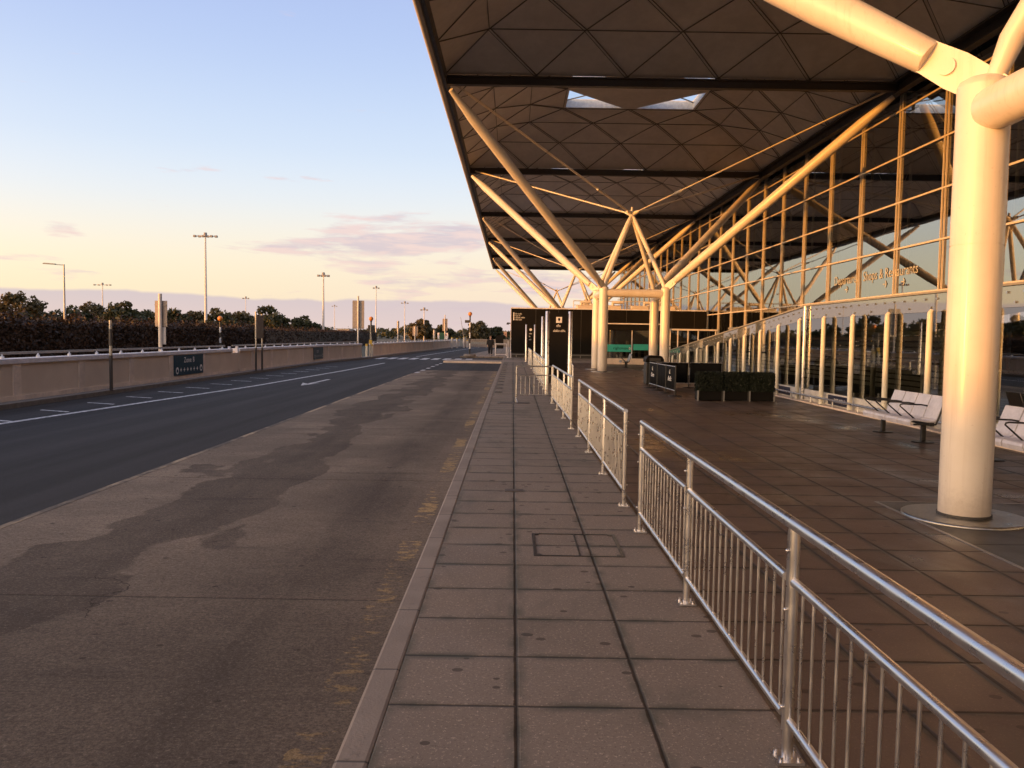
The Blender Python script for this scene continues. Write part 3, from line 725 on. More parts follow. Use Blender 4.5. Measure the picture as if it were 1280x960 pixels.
support(42.4, 'white four column steel support behind the planters and barrier, branches spread to roof corners')
support(78.4, 'white steel support rising behind the black signed hoarding, branches spread to roof corners')
support(114.4, 'farthest white steel support, only its branches showing above the black hoarding')

# ------------------------------------------------------------------ glazed terminal front
FX = 15.5
term = thing('terminal_facade', 'tall glazed terminal front with cream mullions reflecting sky and roof branches', 'building', (FX,42,0))
YA, YB = -20.6, 123.4
mb = MB().add([(FX,YB,0),(FX,YA,0),(FX,YA,ZE-.1),(FX,YB,ZE-.1)], [(0,1,2,3)]); mb.build('glazing', 'facade_glass', term, fix=False)
TZ = [3.6,5.44,7.28,9.12,10.96]
for zz in TZ:
    MB().bx(FX-.085,FX-.015,YA,YB,zz-.035,zz+.035).build('transom', 'frame_gold', term)
ny = int((YB-YA)/3.6)
m0 = t0_ = None
for i in range(ny+1):
    y = -20.6+.4+3.6*i
    if y > YB: break
    mb = MB(); mb.bx(FX-.07,FX-.012,y-.125,y-.09,0,ZE-.3); mb.bx(FX-.07,FX-.012,y+.09,y+.125,0,ZE-.3); mb.build('mullion', 'frame_gold', term)
    mb = MB().tube((FX+.42,y,0),(FX+.42,y,ZE-.4),.06,n=12)
    for zz in TZ: mb.bar((FX+.02,y,zz),(FX+.42,y,zz),.03,.05)
    mb.build('inner_post', 'frame_gold', term)
for y in (33.1, 51.0):          # crossed wind braces behind the glass
    mb = MB()
    for za, zb in ((9.1,5.44),(5.44,9.1)): mb.tube((FX+.3,y+.1,za),(FX+.3,y+3.5,zb),.014,n=6)
    mb.build('brace', 'frame_gold', term)
text('Departures   Shops & Restaurants', .60, (FX-.02,40.2,4.36), (0,-1,0), (0,0,1), 'lettering', 'lettering_pale', term, ext=.002)
mb = MB()                        # row of arrow pictograms below the words
for i, y in enumerate((38.9,34.9,33.3)):
    mb = MB()
    for a, b in (((0,.12),(.34,.12)),((.34,.12),(.2,.26)),((.34,.12),(.2,-.02))):
        mb.bar((FX-.02,y-a[0],3.98+a[1]),(FX-.02,y-b[0],3.98+b[1]),.05,.004,up=(1,0,0))
    mb.build('pictogram', 'lettering_pale', term)
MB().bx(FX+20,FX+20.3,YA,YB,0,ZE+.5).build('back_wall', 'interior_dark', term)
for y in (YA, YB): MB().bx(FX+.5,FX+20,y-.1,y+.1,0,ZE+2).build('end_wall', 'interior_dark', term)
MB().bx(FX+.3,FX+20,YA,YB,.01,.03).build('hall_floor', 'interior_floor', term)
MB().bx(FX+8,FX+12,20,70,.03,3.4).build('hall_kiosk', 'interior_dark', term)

# ------------------------------------------------------------------ low glass screen round the ramp
GX = 8.3
gl = thing('glass_screen', 'low glass screen with cream posts that slopes down along the ramp beside the forecourt', 'glass wall', (GX,20,0))
def gtop(y): return 2.66 if y < 23.4 else 2.66-(y-23.4)*.079
pY = [-4+1.85*i for i in range(11)]+[18.1-1.9+1.85*i for i in range(1, 16)]
pY = [16.25+1.85*i for i in range(-11, 16)]
for y in pY:
    MB().path([(GX-.14,y,0),(GX-.14,y,gtop(y)-.44),(GX-.14,y,gtop(y)-.38),(GX-.11,y,gtop(y)-.33)],[.060,.060,.055,.04],18).build('post', 'cream_post', gl)
ends = [-6,23.4,44]
mb = MB()
for a, b in zip(ends, ends[1:]): mb.add([(GX,b,.34),(GX,a,.34),(GX,a,gtop(a)-.36),(GX,b,gtop(b)-.36)], [(0,1,2,3)])
mb.build('glazing', 'screen_glass', gl, fix=False)
mb = MB()
for a, b in zip(ends, ends[1:]):
    mb.add([(GX,b,gtop(b)-.355),(GX,a,gtop(a)-.355),(GX,a,gtop(a)),(GX,b,gtop(b))], [(0,1,2,3)])
mb.build('fascia', 'frit_glass', gl, fix=False)
mb = MB()
for a, b in zip(ends, ends[1:]):
    v = [(x,y,gtop(y)+dz) for x in (GX-.04,6.4+GX) for y, dz in ((a,.01),(b,.01),(b,.05),(a,.05))]
    mb.add(v, [(0,1,2,3),(7,6,5,4),(0,4,5,1),(1,5,6,2),(2,6,7,3),(3,7,4,0)])
mb.build('roof', 'slat_grey', gl)
mb = MB()
y = -5.
while y < 43:
    for dy, dz in ((0,-.1),(.46,-.1),(.23,-.27)):
        zz = gtop(y+dy)+dz; mb.tube((GX-.03,y+dy,zz),(GX-.005,y+dy,zz),.02,n=10)
    y += .925
mb.build('bolt', 'steel', gl)
mb = MB()
for y in pY: 
    for zz in (1.28,): 
        for q in (-.12,.12): mb.tube((GX-.03,y+.06+q,zz),(GX+.05,y+.06+q,zz),.022,n=8)
        mb.tube((GX-.12,y,zz),(GX-.02,y+.12,zz),.014,n=6)
    mb.bar((GX+.005,y+.06,.3),(GX+.005,y+.06,gtop(y)-.1),.014,.014)
mb.build('clamp', 'black_metal', gl)
MB().bx(GX-.02,GX+.10,-6,44,.0,.34).build('plinth', 'plinth_white', gl)
MB().tube((GX+.35,-6,1.22),(GX+.35,23,1.22),.02,n=8).build('handrail', 'steel', gl)
MB().tube((GX-.06,23.45,0),(GX-.06,23.45,2.66),.045,n=12).build('drainpipe', 'steel', gl)
for ya, words in ((21.6,'FOR YOUR'),(25.9,'')):
    sg = MB().bx(GX-.035,GX-.021,ya-1.3,ya,.06,.30).build('sign', 'navy', gl)
    if words: text(words, .15, (GX-.036,ya-.42,.125), (0,-1,0), (0,0,1), 'lettering', 'white_mark', gl, ext=.002)
MB().bx(GX+3.2,GX+3.25,-6,44,.0,1.1).build('inner_wall', 'interior_dark', gl)
mb = MB()
for i in range(13):
    mb.bx(GX+3.1,GX+3.16,22,44,.3+i*.16,.3+i*.16+.11)
mb.build('slats', 'slat_grey', gl)
mb = MB()
for i in range(11):
    y = 6+2.9*i; mb.tube((GX+1.9,y,0),(GX+1.9,y,1.5+.2*(i%2)),.07,n=12)
mb.build('inner_post', 'cream_post', gl)
# knee rail in front of the screen
kr = thing('knee_rail', 'low white tubular knee rail running along the foot of the glass screen', 'rail', (8.08,18,0))
MB().tube((8.08,-5,.20),(8.08,27.5,.20),.028,n=12).build('rail', 'steel', kr)
for i in range(21): 
    y = -4+1.55*i
    MB().tube((8.08,y,0),(8.08,y,.18),.022,n=10).build('post', 'steel', kr)
MB().bx(8.02,GX-.03,-5,27.5,.0,.035).build('footing', 'wall_pier', kr)
# ------------------------------------------------------------------ stainless railings
def railing(name, label, p0, d, offs, group, H=.965, mid=.735, bot=.165, step=.115, pr=.024, feet='plate', lead=0.):
    """posts at the given offsets along direction d from p0"""
    d = Vector((d[0], d[1], 0)).normalized(); p0 = Vector((p0[0], p0[1], 0)); sd_ = Vector((-d.y, d.x, 0))
    s = thing(name, label, 'railing', tuple(p0), group)
    at = lambda o, z: tuple(p0+d*o+Vector((0,0,z)))
    a, b = offs[0], offs[-1]
    MB().path([at(a,H), at(b,H)], pr+.001, 18).build('top_rail', 'steel', s)
    for i, o in enumerate(offs):
        mb = MB().tube(at(o,0), at(o,H-.01), pr*.92, n=16)
        if 0 < i < len(offs)-1: mb.path([Vector(at(o-.055,.10))-sd_*.0, Vector(at(o-.055,H-.05)), Vector(at(o-.045,H-.02))], pr*.42, 10)
        for zz in (.22,.62,.86): mb.ball(tuple(Vector(at(o,zz))-sd_*(pr+.004)), .008, 8, 6)
        po = mb.build('post', 'steel', s)
        mb = MB()
        if feet == 'plate':
            c = Vector(at(o,0)); q = .055
            vs = [c+d*x*q+sd_*y*q+Vector((0,0,z)) for z in (.002,.014) for x, y in ((-1,-1),(1,-1),(1,1),(-1,1))]
            mb.add(vs, [(3,2,1,0),(4,5,6,7),(0,1,5,4),(1,2,6,5),(2,3,7,6),(3,0,4,7)])
            for x, y in ((-1,-1),(1,-1),(1,1),(-1,1)): mb.tube(c+d*x*q*.65+sd_*y*q*.65+Vector((0,0,.012)), c+d*x*q*.65+sd_*y*q*.65+Vector((0,0,.03)), .009, n=6)
        else:
            mb.path([at(o,.12), Vector(at(o,.015))+sd_*.22], .012, 8); mb.path([at(o,.12), Vector(at(o,.015))-sd_*.22], .012, 8)
        mb.build('foot', 'steel', po)
    for u, v in zip(offs, offs[1:]):
        e = pr*.9
        MB().tube(at(u+e,mid), at(v-e-(.055 if v != b else 0),mid), pr*.8, n=14).build('mid_rail', 'steel', s)
        MB().tube(at(u+e,bot), at(v-e-(.055 if v != b else 0),bot), pr*.72, n=14).build('bottom_rail', 'steel', s)
        mb = MB(); n = max(2, int((v-u)/step))
        for q in range(1, n):
            o = u+(v-u)*q/n; mb.tube(at(o,bot), at(o,mid), .0068, n=8, caps=False)
        mb.build('balusters', 'steel', s)
    return s
G = 'steel railings along the pavement'
railing('railing', 'nearest stainless steel railing entering the frame at the lower right corner', (1.14,7.18), (0,-1), [0,1.95,3.91,5.87,7.8], G)
railing('railing', 'second stainless steel railing up the pavement, short run after the first gap', (1.145,8.28), (0,1), [0,1.93,3.85,5.75], G)
railing('railing', 'third stainless steel railing, ends at the barrier standing crossways on the pavement', (1.10,15.2), (-.012,1), [0,1.95,3.9,5.75], G, step=.09)
railing('railing', 'farther stainless steel railing between the tall black sign panels', (1.02,26.6), (0,1), [0,1.95,3.9,5.85,7.8,9.75,11.7,13.65], G, step=.115)
railing('railing', 'farthest stainless steel railing reaching the black hoarding', (1.0,43.5), (0,1), [0,1.95,3.9,5.85,7.8], G, step=.115)
railing('crowd_barrier', 'free standing steel barrier placed crossways over the pavement slabs', (.11,21.2), (1,.17), [0,.93], None, H=.93, mid=.70, bot=.20, step=.115, pr=.019, feet='splay')
hb = thing('hoop_barrier', 'short bent steel hoop barrier at the foot of the tall black sign panel', 'barrier', (1.6,26.2,0))
MB().path([(1.45,26.6,0),(1.45,26.6,.80),(1.52,26.55,.87),(1.85,25.9,.87),(1.9,25.82,.80),(1.9,25.82,0)], .022, 12).build('hoop', 'steel', hb)
MB().tube((1.45,26.6,.5),(1.9,25.82,.5),.016,n=10).build('crossbar', 'steel', hb)

# ------------------------------------------------------------------ totem signs
def totem(x, y, label, wd=.66, h=2.42, words=True, seed=3):
    s = thing('totem_sign', label, 'sign', (x,y,0), 'tall black sign panels between steel posts')
    for q in (0, wd):
        po = MB().path([(x+q,y,0),(x+q,y,h),(x+q,y,h+.015)], [.062,.062,.05], 20).build('post', 'steel', s)
        MB().path([(x+q,y,.002),(x+q,y,.016)], [.12,.12], 20).build('foot', 'steel', po)
    MB().bx(x+.075,x+wd-.075,y-.03,y+.03,.35 if words else .5,h-.03).build('panel', 'black_board', s, bevel=.004)
    rnd = random.Random(seed); cx = x+wd/2; mb = MB()
    f = y-.032
    if words:
        mb.bx(cx-.085,cx+.085,f-.003,f,h-.32,h-.15); mb.build('icon_tile', 'white_mark', s)
        pin = MB(); pin.path([(cx,f-.008,h-.215),(cx,f-.004,h-.215)], .034, 16)
        pin.prism([(cx-.03,h-.225),(cx+.03,h-.225),(cx,h-.285)], 'xz', f-.0075, f-.004); pin.build('icon_pin', 'black_board', s)
        b = MB(); blobs(b, (cx-.075,f,h-.44), (1,0,0), (0,0,1), .075, [3], rnd); b.build('lettering', 'white_mark', s); b = MB(); blobs(b, (cx-.165,f,h-.58), (1,0,0), (0,0,1), .062, [6,4], rnd); b.build('lettering', 'white_mark', s)
    else:
        mb.path([(cx,f-.004,h-.32),(cx,f,h-.32)], .09, 16); mb.build('icon_tile', 'white_mark', s)
        for i, wv in enumerate(([4],[2],[3])):
            b = MB(); blobs(b, (cx-.10,f,h-.62-i*.2), (1,0,0), (0,0,1), .09, wv, rnd); b.build('lettering', 'white_mark', s)
    return s
totem(1.0, 24.0, 'nearest tall black sign panel with white square icon between two steel posts')
totem(.90, 55.0, 'distant black sign panel with round white icon in front of the hoarding', wd=.56, h=2.46, words=False, seed=5)
s = thing('steel_post', 'lone plain steel post beside the nearest tall black sign panel', 'post', (1.13,31.5,0))
MB().path([(1.13,31.5,0),(1.13,31.5,2.44),(1.13,31.5,2.46)], [.05,.05,.035], 16).build('shaft', 'steel', s)
MB().path([(1.13,31.5,.002),(1.13,31.5,.016)], [.11,.11], 16).build('foot', 'steel', s)

# ------------------------------------------------------------------ benches
def bench(x, y0, label, n, seat, x_dir=1, group='seats along the glass screen'):
    """a beam bench along +y from y0; sitters face -x"""
    L = n*.47; s = thing('bench', label, 'bench', (x,y0+L/2,0), group)
    MB().bx(x+.10,x+.17,y0-.06,y0+L+.32,.305,.365).build('beam', 'black_metal', s, bevel=.006)
    for yy in (y0+.24, y0+L-.12):
        lg = MB().bx(x+.10,x+.17,yy-.035,yy+.035,.02,.305).build('leg', 'black_metal', s, bevel=.006)
        MB().path([(x+.135,yy,.003),(x+.135,yy,.02)], [.19,.17], 20).build('foot', 'black_metal', lg)
    for i in range(n):
        ya = y0+i*.47+.012; yb = ya+.446
        pr = [(x-.20,.30),(x-.215,.36),(x-.20,.40),(x-.16,.415),(x+.10,.385),(x+.19,.385),(x+.235,.42),(x+.30,.60),(x+.375,.80),(x+.395,.80),(x+.32,.585),(x+.255,.395),(x+.22,.365),(x+.1,.362),(x-.15,.39),(x-.185,.37),(x-.19,.30)]
        MB().prism(pr, 'xz', ya, yb).build('seat', seat, s, bevel=.006)
    for i in range(n+1):
        yy = y0+i*.47
        if i == 0:
            mb = MB().path([(x-.15,yy,.33),(x+.22,yy,.33),(x+.25,yy,.40),(x+.385,yy,.80)], .016, 10); mb.build('end_frame', 'black_metal', s); continue
        MB().path([(x+.10,yy,.37),(x-.17,yy,.60),(x-.16,yy,.625),(x-.12,yy,.635),(x+.20,yy,.625),(x+.30,yy,.61)], .0135, 10).build('armrest', 'black_metal', s)
    return s
bench(6.87, 13.78, 'white metal bench with black armrests between the planters and the near column', 4, 'bench_seat')
bench(6.87, 10.25, 'white metal bench cut by the right picture edge, behind the near column', 4, 'bench_seat')
bench(6.30, 46.3, 'small dark bench between the far columns and the glazed shop', 2, 'galv', group=None)

# ------------------------------------------------------------------ cafe barriers, bin, planters
def cafe(p, q, label, panels, marks, seed):
    p = Vector((*p,0)); q = Vector((*q,0)); d = (q-p); L = d.length; d.normalize(); sd_ = Vector((-d.y,d.x,0))*(1 if abs(d.y) > abs(d.x) else -1)   # sd_ faces the viewer side
    s = thing('cafe_barrier', label, 'cafe barrier', tuple(p), 'black fabric barriers round the cafe seating')
    st = L/panels; zt_, zb = .86, .17
    for i in range(panels+1):
        c = p+d*st*i
        po = MB().tube(c+Vector((0,0,.02)), c+Vector((0,0,.90)), .02, n=12).build('post', 'black_metal', s)
        MB().path([c+Vector((0,0,.003)), c+Vector((0,0,.02)), c+Vector((0,0,.035))], [.21,.20,.05], 24).build('base', 'black_metal', po)
    MB().tube(p+Vector((0,0,zt_+.01)), q+Vector((0,0,zt_+.01)), .014, n=10).build('top_bar', 'steel', s)
    MB().tube(p+Vector((0,0,zb-.01)), q+Vector((0,0,zb-.01)), .014, n=10).build('bottom_bar', 'steel', s)
    rnd = random.Random(seed)
    for i in range(panels):
        a = p+d*(st*i+.03); b = p+d*(st*(i+1)-.03); n = 12; mb = MB(); vs = []
        for f in range(n+1):
            for t_ in (0,.5,1):
                w_ = .012*math.sin(f*1.9+i*2)*(1-abs(t_-.5))+rnd.uniform(-.003,.003)
                vs.append(a.lerp(b,f/n)+sd_*w_+Vector((0,0,zb+(zt_-zb)*t_)))
        mb.add(vs, [(f*3+t_, f*3+3+t_, f*3+4+t_, f*3+1+t_) for f in range(n) for t_ in (0,1)], True)
        o = mb.build('banner', 'black_fabric', s); so_ = o.modifiers.new('Solidify', 'SOLIDIFY'); so_.thickness = .004
        if i in marks:
            m_ = a.lerp(b,.5)+sd_*.022; R_ = -d if (-d).cross(Vector((0,0,1))).dot(sd_) > 0 else d
            mb = MB(); blobs(mb, tuple(m_-R_*.27+Vector((0,0,.42))), R_, (0,0,1), .15, [6], rnd, .003)
            for k_ in range(7):      # crescent emblem above the word
                t0, t1 = PI*.6+k_*.32, PI*.6+(k_+1)*.32
                mb.bar(m_+R_*.07*math.cos(t0)+Vector((0,0,.69+.07*math.sin(t0))), m_+R_*.07*math.cos(t1)+Vector((0,0,.69+.07*math.sin(t1))), .004, .03, up=sd_)
            mb.build('lettering', 'white_mark', s)
    return s
cafe((4.82,24.4), (4.70,28.3), 'black fabric cafe barrier with white lettering facing the pavement', 3, (0,2), 4)
cafe((4.95,28.6), (7.3,28.75), 'plain black fabric cafe barrier standing behind the planters', 2, (), 6)
b = thing('litter_bin', 'black rounded bin hood rising above the lettered cafe barrier', 'bin', (5.15,30.2,0))
MB().bx(4.84,5.46,29.9,30.5,.03,.82).build('body', 'black_metal', b, bevel=.03)
MB().prism([(4.82,.83),(5.48,.83),(5.48,.93),(5.42,1.03),(5.34,1.07),(4.96,1.07),(4.88,1.03),(4.82,.93)], 'xz', 29.88, 30.52).build('hood', 'black_board', b, bevel=.02)
MB().bx(4.95,5.35,29.865,29.88,.86,.98).build('flap', 'pole_dark', b)
def planter(x, label, seed, end):
    s = thing('planter', label, 'planter', (x+.35,22.85,0), 'hedge planters in a row')
    MB().bx(x,x+.69,22.72,23.08,.02,.27).build('trough', 'black_board', s, bevel=.008)
    for q in (x-.012, x+.662): MB().bx(q,q+.04,22.70,22.74,0,.285).build('corner_post', 'galv' if q < x or end else 'pole_dark', s)
    rnd = np.random.default_rng(seed); n = 5200
    c = rnd.uniform((x+.01,22.73,.27),(x+.68,23.07,.765),(n,3))
    ax = rnd.integers(0,5,n)
    lim = [(0,x+.0),(0,x+.69),(1,22.715),(1,23.085),(2,.775)]
    for i, (a_, v_) in enumerate(lim): c[ax==i, a_] = v_+rnd.normal(0,.012,(ax==i).sum())
    leaves(c, .022, rnd, 'leaf_box', 'hedge', s)
    MB().bx(x+.03,x+.66,22.75,23.05,.26,.74).build('core', 'leaf_box', s)
def leaves(c, size, rnd, mat, name, parent, loc=None, flat=.0):
    n = len(c); base = np.array(W[parent]) if parent is not None else np.array(loc or (0,0,0))
    u = rnd.normal(size=(n,3)); u /= np.linalg.norm(u,axis=1)[:,None]
    w_ = rnd.normal(size=(n,3)); v = np.cross(u,w_); v /= np.linalg.norm(v,axis=1)[:,None]
    sz = size*rnd.uniform(.6,1.45,(n,1)); u = u*sz; v = v*sz*.62
    p = np.stack([c-u, c+v*.9, c+u, c-v*.9],1).reshape(-1,3)-base
    me = bpy.data.meshes.new(name); me.vertices.add(4*n); me.vertices.foreach_set('co', p.ravel().astype(np.float32))
    me.loops.add(4*n); me.loops.foreach_set('vertex_index', np.arange(4*n, dtype=np.int32))
    me.polygons.add(n); me.polygons.foreach_set('loop_start', np.arange(0,4*n,4, dtype=np.int32))
    me.update(calc_edges=True); me.validate(); me.materials.append(M[mat])
    o = bpy.data.objects.new(name, me); COL.objects.link(o)
    if parent is not None: o.parent = parent; W[o] = W[parent]
    else: o.location = base; W[o] = Vector(base)
    return o
planter(5.11, 'left hedge planter of the row of three, next to the cafe barrier', 1, False)
planter(5.82, 'middle hedge planter of the row of three', 2, False)
planter(6.53, 'right hedge planter of the row of three, next to the knee rail', 3, True)

# ------------------------------------------------------------------ black hoarding and the glazed shop in front of it
hd = thing('black_hoarding', 'long black building side with white top edge and white sign lines, closing the forecourt', 'building', (7,66,0))
MB().bx(-.14,15.35,66,72,.36,3.88).build('wall', 'black_board', hd)
MB().bx(-.18,15.35,65.94,72.05,3.88,3.97).build('cap', 'coping', hd)
MB().bx(-.185,-.14,65.95,72,.36,3.88).build('end_trim', 'coping', hd)
MB().bx(-.05,15.3,66.05,71.9,0,.36).build('plinth', 'pole_dark', hd)
mb = MB()
for i in range(9): mb.tube((.3+1.7*i,65.9,0),(.3+1.7*i,65.9,.25),.025,n=8)
mb.tube((-.1,65.9,.25),(15,65.9,.25),.03,n=8); mb.build('foot_rail', 'galv', hd)
for i in range(8): MB().bx(1.8+1.8*i,1.83+1.8*i,65.99,66.0,.4,3.85).build('seam', 'pole_dark', hd)
MB().bx(0.02,.09,65.985,65.995,2.95,3.58).build('sign_bar', 'white_mark', hd)
rnd = random.Random(11); mb = MB()
for i, wv in enumerate(([1,2,5],[1,3,2],[1,6,5],[1,3,4])):
    mb = MB(); blobs(mb, (.14,65.99,3.42-i*.155), (1,0,0), (0,0,1), .115, wv, rnd); mb.build('lettering', 'white_mark', hd)
MB().path([(-.19,65.97,2.70),(-.4,65.97,2.72),(-.42,65.97,2.6)], [.04,.08,.12], 12).build('wall_lamp', 'pole_dark', hd)
mb = MB()
for i in range(9): mb.tube((5+1.1*i,69,3.97),(5+1.1*i,69,4.7),.03,n=8)
mb.tube((5,69,4.7),(13.8,69,4.7),.035,n=8); mb.tube((5,69,4.35),(13.8,69,4.35),.03,n=8); mb.build('roof_rail', 'frame_gold', hd)
mb = MB()
for i in range(4): mb.bx(5.2+2.2*i,6.6+2.2*i,67.5,69.5,3.97,4.3); 
mb.build('roof_plant', 'frame_gold', hd, bevel=.05)
for i in range(3): MB().path([(5.6+2.6*i,68.4,4.3),(5.6+2.6*i,68.4,4.55),(6.4+2.6*i,68.4,4.6)], .14, 12).build('roof_duct', 'frame_gold', hd)

sh = thing('glazed_shop', 'small glazed shop with teal window band in front of the black hoarding', 'shop', (8,53,0))
MB().bx(5.7,9.4,52.98,58,.0,.38).build('plinth', 'wall_pier', sh)
MB().bx(5.6,9.7,52.7,58,2.18,2.55).build('fascia', 'black_board', sh)
MB().bx(5.55,9.8,52.64,58,2.55,2.62).build('roof_edge', 'coping', sh)
MB().bx(5.7,9.4,53.02,53.03,.38,2.18).build('window', 'shop_glass', sh)
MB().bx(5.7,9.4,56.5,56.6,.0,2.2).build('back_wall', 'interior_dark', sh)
for x in (6.35,7.62,8.7,9.4): MB().bx(x-.025,x+.025,52.97,53.04,.38,2.18).build('mullion', 'pole_dark' if x != 7.62 else 'coping', sh)
bn = MB().bx(5.75,7.58,52.955,52.962,.80,1.26).build('window_band', 'teal_vinyl', sh)
text('rightmove', .25, (6.42,52.952,.95), (1,0,0), (0,0,1), 'lettering', 'black_board', sh, ext=.002, bold=.001, space=1.05)
MB().prism([(7.42,.95),(7.54,.95),(7.54,1.06),(7.48,1.12),(7.42,1.06)], 'xz', 52.95, 52.954).build('house_mark', 'white_mark', sh)
mb = MB(); blobs(mb, (5.9,52.954,1.06), (1,0,0), (0,0,1), .06, [4], rnd); mb.build('small_lettering', 'white_mark', sh); mb = MB(); blobs(mb, (5.88,52.954,.94), (1,0,0), (0,0,1), .05, [5], rnd); mb.build('small_lettering', 'white_mark', sh)
MB().bx(7.72,9.3,52.99,53.0,.92,1.30).build('window_band', 'teal_vinyl', sh)
MB().bx(8.35,8.62,53.3,53.5,1.32,1.75).build('display', 'green_panel', sh)
mb = MB()
for i in range(9): mb.bx(5.9+.4*i,6.05+.4*i,54.6,54.9,.4,1.0+.55*rnd.random())
mb.build('shelf_goods', 'sign_back', sh)
lb = thing('glass_lobby', 'low glazed lobby box with pale frame right of the far columns', 'glass box', (11.5,53,0))
for x in (10.06,10.55,11.2,11.85,12.97): MB().bx(x-.03,x+.03,53,53.07,0,2.22).build('frame_post', 'coping', lb)
MB().bx(9.95,13.05,52.96,56,2.22,2.32).build('roof', 'coping', lb)
MB().bx(10.06,12.97,53.08,53.09,0,2.22).build('glazing', 'shop_glass', lb)
MB().bx(10.06,12.97,53.03,53.07,1.45,1.50).build('transom', 'pole_dark', lb)
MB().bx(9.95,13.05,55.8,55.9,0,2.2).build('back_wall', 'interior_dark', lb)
MB().bx(13.1,15.3,60,60.1,.0,3.6).build('end_screen', 'plinth_white', lb) if False else None

# ------------------------------------------------------------------ parapet wall along the road
def wall_run(label, ya, yb, signs, gap=None):
    s = thing('parapet_wall', label, 'wall', (wallx(ya), ya, 0), 'beige panelled parapet walls along the road')
    knots = sorted({ya, yb, *[y for _, y in WALL if ya < y < yb], *( gap or ())})
    def run(a, b, x0, x1, z0, z1, name, mat, bev=0.):
        ks = [a]+[k_ for k_ in knots if a < k_ < b]+[b]; mb = MB()
        for u, v in zip(ks, ks[1:]):
            A = [(wallx(u)+x0,u),(wallx(u)+x1,u),(wallx(v)+x1,v),(wallx(v)+x0,v)]
            mb.prism(A, 'xy', z0, z1)
        return mb.build(name, mat, s, bevel=bev)
    segs = [(ya, yb)] if not gap else [(ya, gap[0]), (gap[1], yb)]
    for a, b in segs:
        run(a, b, -.28, 0., 0., .86, 'panel', 'wall_panel'); run(a, b, -.34, .045, .86, .985, 'coping', 'coping', .012); run(a, b, -.29, .025, -.02, .10, 'base_strip', 'wall_pier')
        run(a, b, -.33, -.27, 1.07, 1.13, 'guard_rail', 'lamp_grey')
    if gap:
        run(gap[0]+.03, gap[1]-.03, -.28, -.02, 0., .80, 'gate_panel', 'wall_panel')
        for y in gap: x = wallx(y); MB().bx(x-.15,x-.05,y-.05,y+.05,0,1.08).build('gate_post', 'coping', s)
    y = 19.65-2.97*10; i = 0
    while y < yb-.4:
        if y > ya+.2 and not (gap and gap[0]-.3 < y < gap[1]+.3) and y > 4:
            x = wallx(y); MB().bx(x-.1,x+.022,y-.16,y+.16,.10,.86).build('pier', 'wall_pier', s)
        y += 2.97
    y = 12.; 
    while y < yb-.3:
        if y > ya+.2 and not (gap and gap[0]-.1 < y < gap[1]+.1):
            x = wallx(y); MB().path([(x-.15,y,.98),(x-.15,y,1.045),(x-.15,y,1.05),(x-.15,y,1.09)], [.045,.045,.02,.015], 8).build('bracket', 'white_mark', s)
        y += 1.47
    for y0, y1, kind in signs:
        x = wallx((y0+y1)/2)+.024
        sg = MB().bx(x,x+.02,y0,y1,.13,.845).build('zone_sign', 'sign_blue', s)
        W_ = y1-y0; lm = 'white_mark' if kind else 'grey_mark'; xx = x+.022
        if kind: text('Zone B', .27, (xx,(y0+y1)/2,.575), (0,1,0), (0,0,1), 'lettering', lm, s, ext=.002, align='CENTER', bold=.003, space=1.22)
        else:
            mb = MB(); blobs(mb, (xx,y0+W_*.30,.52), (0,1,0), (0,0,1), .24, [4], random.Random(2)); mb.build('lettering', lm, s)
        mb = MB()
        for q in range(6):
            yy = y0+W_*(.22+.112*q); mb.bx(xx-.002,xx+.002,yy-.018,yy+.018,.25,.39); mb.bx(xx-.002,xx+.001,yy-.07,yy+.07,.30,.34)
        mb.build('marks', lm, s)
        for yy, zz in ((y0+W_*.10,.30),(y0+W_*.92,.33)):
            MB().path([(xx-.002,yy,zz),(xx+.002,yy,zz)], .125, 20).build('disc', lm, s)
            mb = MB(); mb.prism([(yy-.07,zz-.06),(yy+.07,zz-.06),(yy+.07,zz),(yy+.03,zz+.05),(yy-.05,zz+.05),(yy-.07,zz)], 'yz', xx+.002, xx+.004); mb.build('pictogram', 'sign_blue', s)
    return s
wall_run('long beige panelled parapet wall with blue Zone B sign, left of the road', -40, 60.4, [(28.72,31.42,1),(48.72,51.1,0)], gap=(34.75,35.7))
wall_run('farther beige parapet wall continuing beyond the zebra crossing', 64.0, 128, [])
for x, lab in ((-10.98,'yellow topped pale bollard at the wall end, left of two'),(-10.62,'yellow topped pale bollard at the crossing, right of two')):
    b = thing('bollard', lab, 'bollard', (x,62.4,-.01), 'yellow topped bollards at the crossing')
    MB().path([(x,62.4,-.01),(x,62.4,.78)], .09, 14).build('shaft', 'cream_post', b); MB().path([(x,62.4,.78),(x,62.4,.90),(x,62.4,.95)], [.095,.095,.05], 14).build('cap', 'yellow_paint', b)

# ------------------------------------------------------------------ posts and signs beside the wall
p = thing('marker_post', 'slim grey post with dark bands before the parapet wall, left of the Zone B sign', 'post', (-11.3,23.3,0))
MB().path([(-11.3,23.3,-.01),(-11.3,23.3,1.97)], .042, 12).build('shaft', 'galv', p)
for a, b in ((-.01,.98),(1.25,1.72)): MB().path([(-11.3,23.3,a),(-11.3,23.3,b)], .046, 12).build('band', 'pole_dark', p)
p = thing('road_sign', 'dark brown sign board on two posts seen edge on, in front of the parapet wall', 'sign', (-11.35,37.1,0))
for y, h in ((36.65,2.60),(37.55,2.50)):
    MB().path([(-11.35,y,-.01),(-11.35,y,h)], .04, 12).build('post', 'galv', p)
    MB().path([(-11.35,y,-.01),(-11.35,y,1.0)], .044, 12).build('post_sleeve', 'pole_dark', p)
MB().bx(-11.33,-11.30,36.62,37.6,1.42,2.46).build('board', 'sign_brown', p)
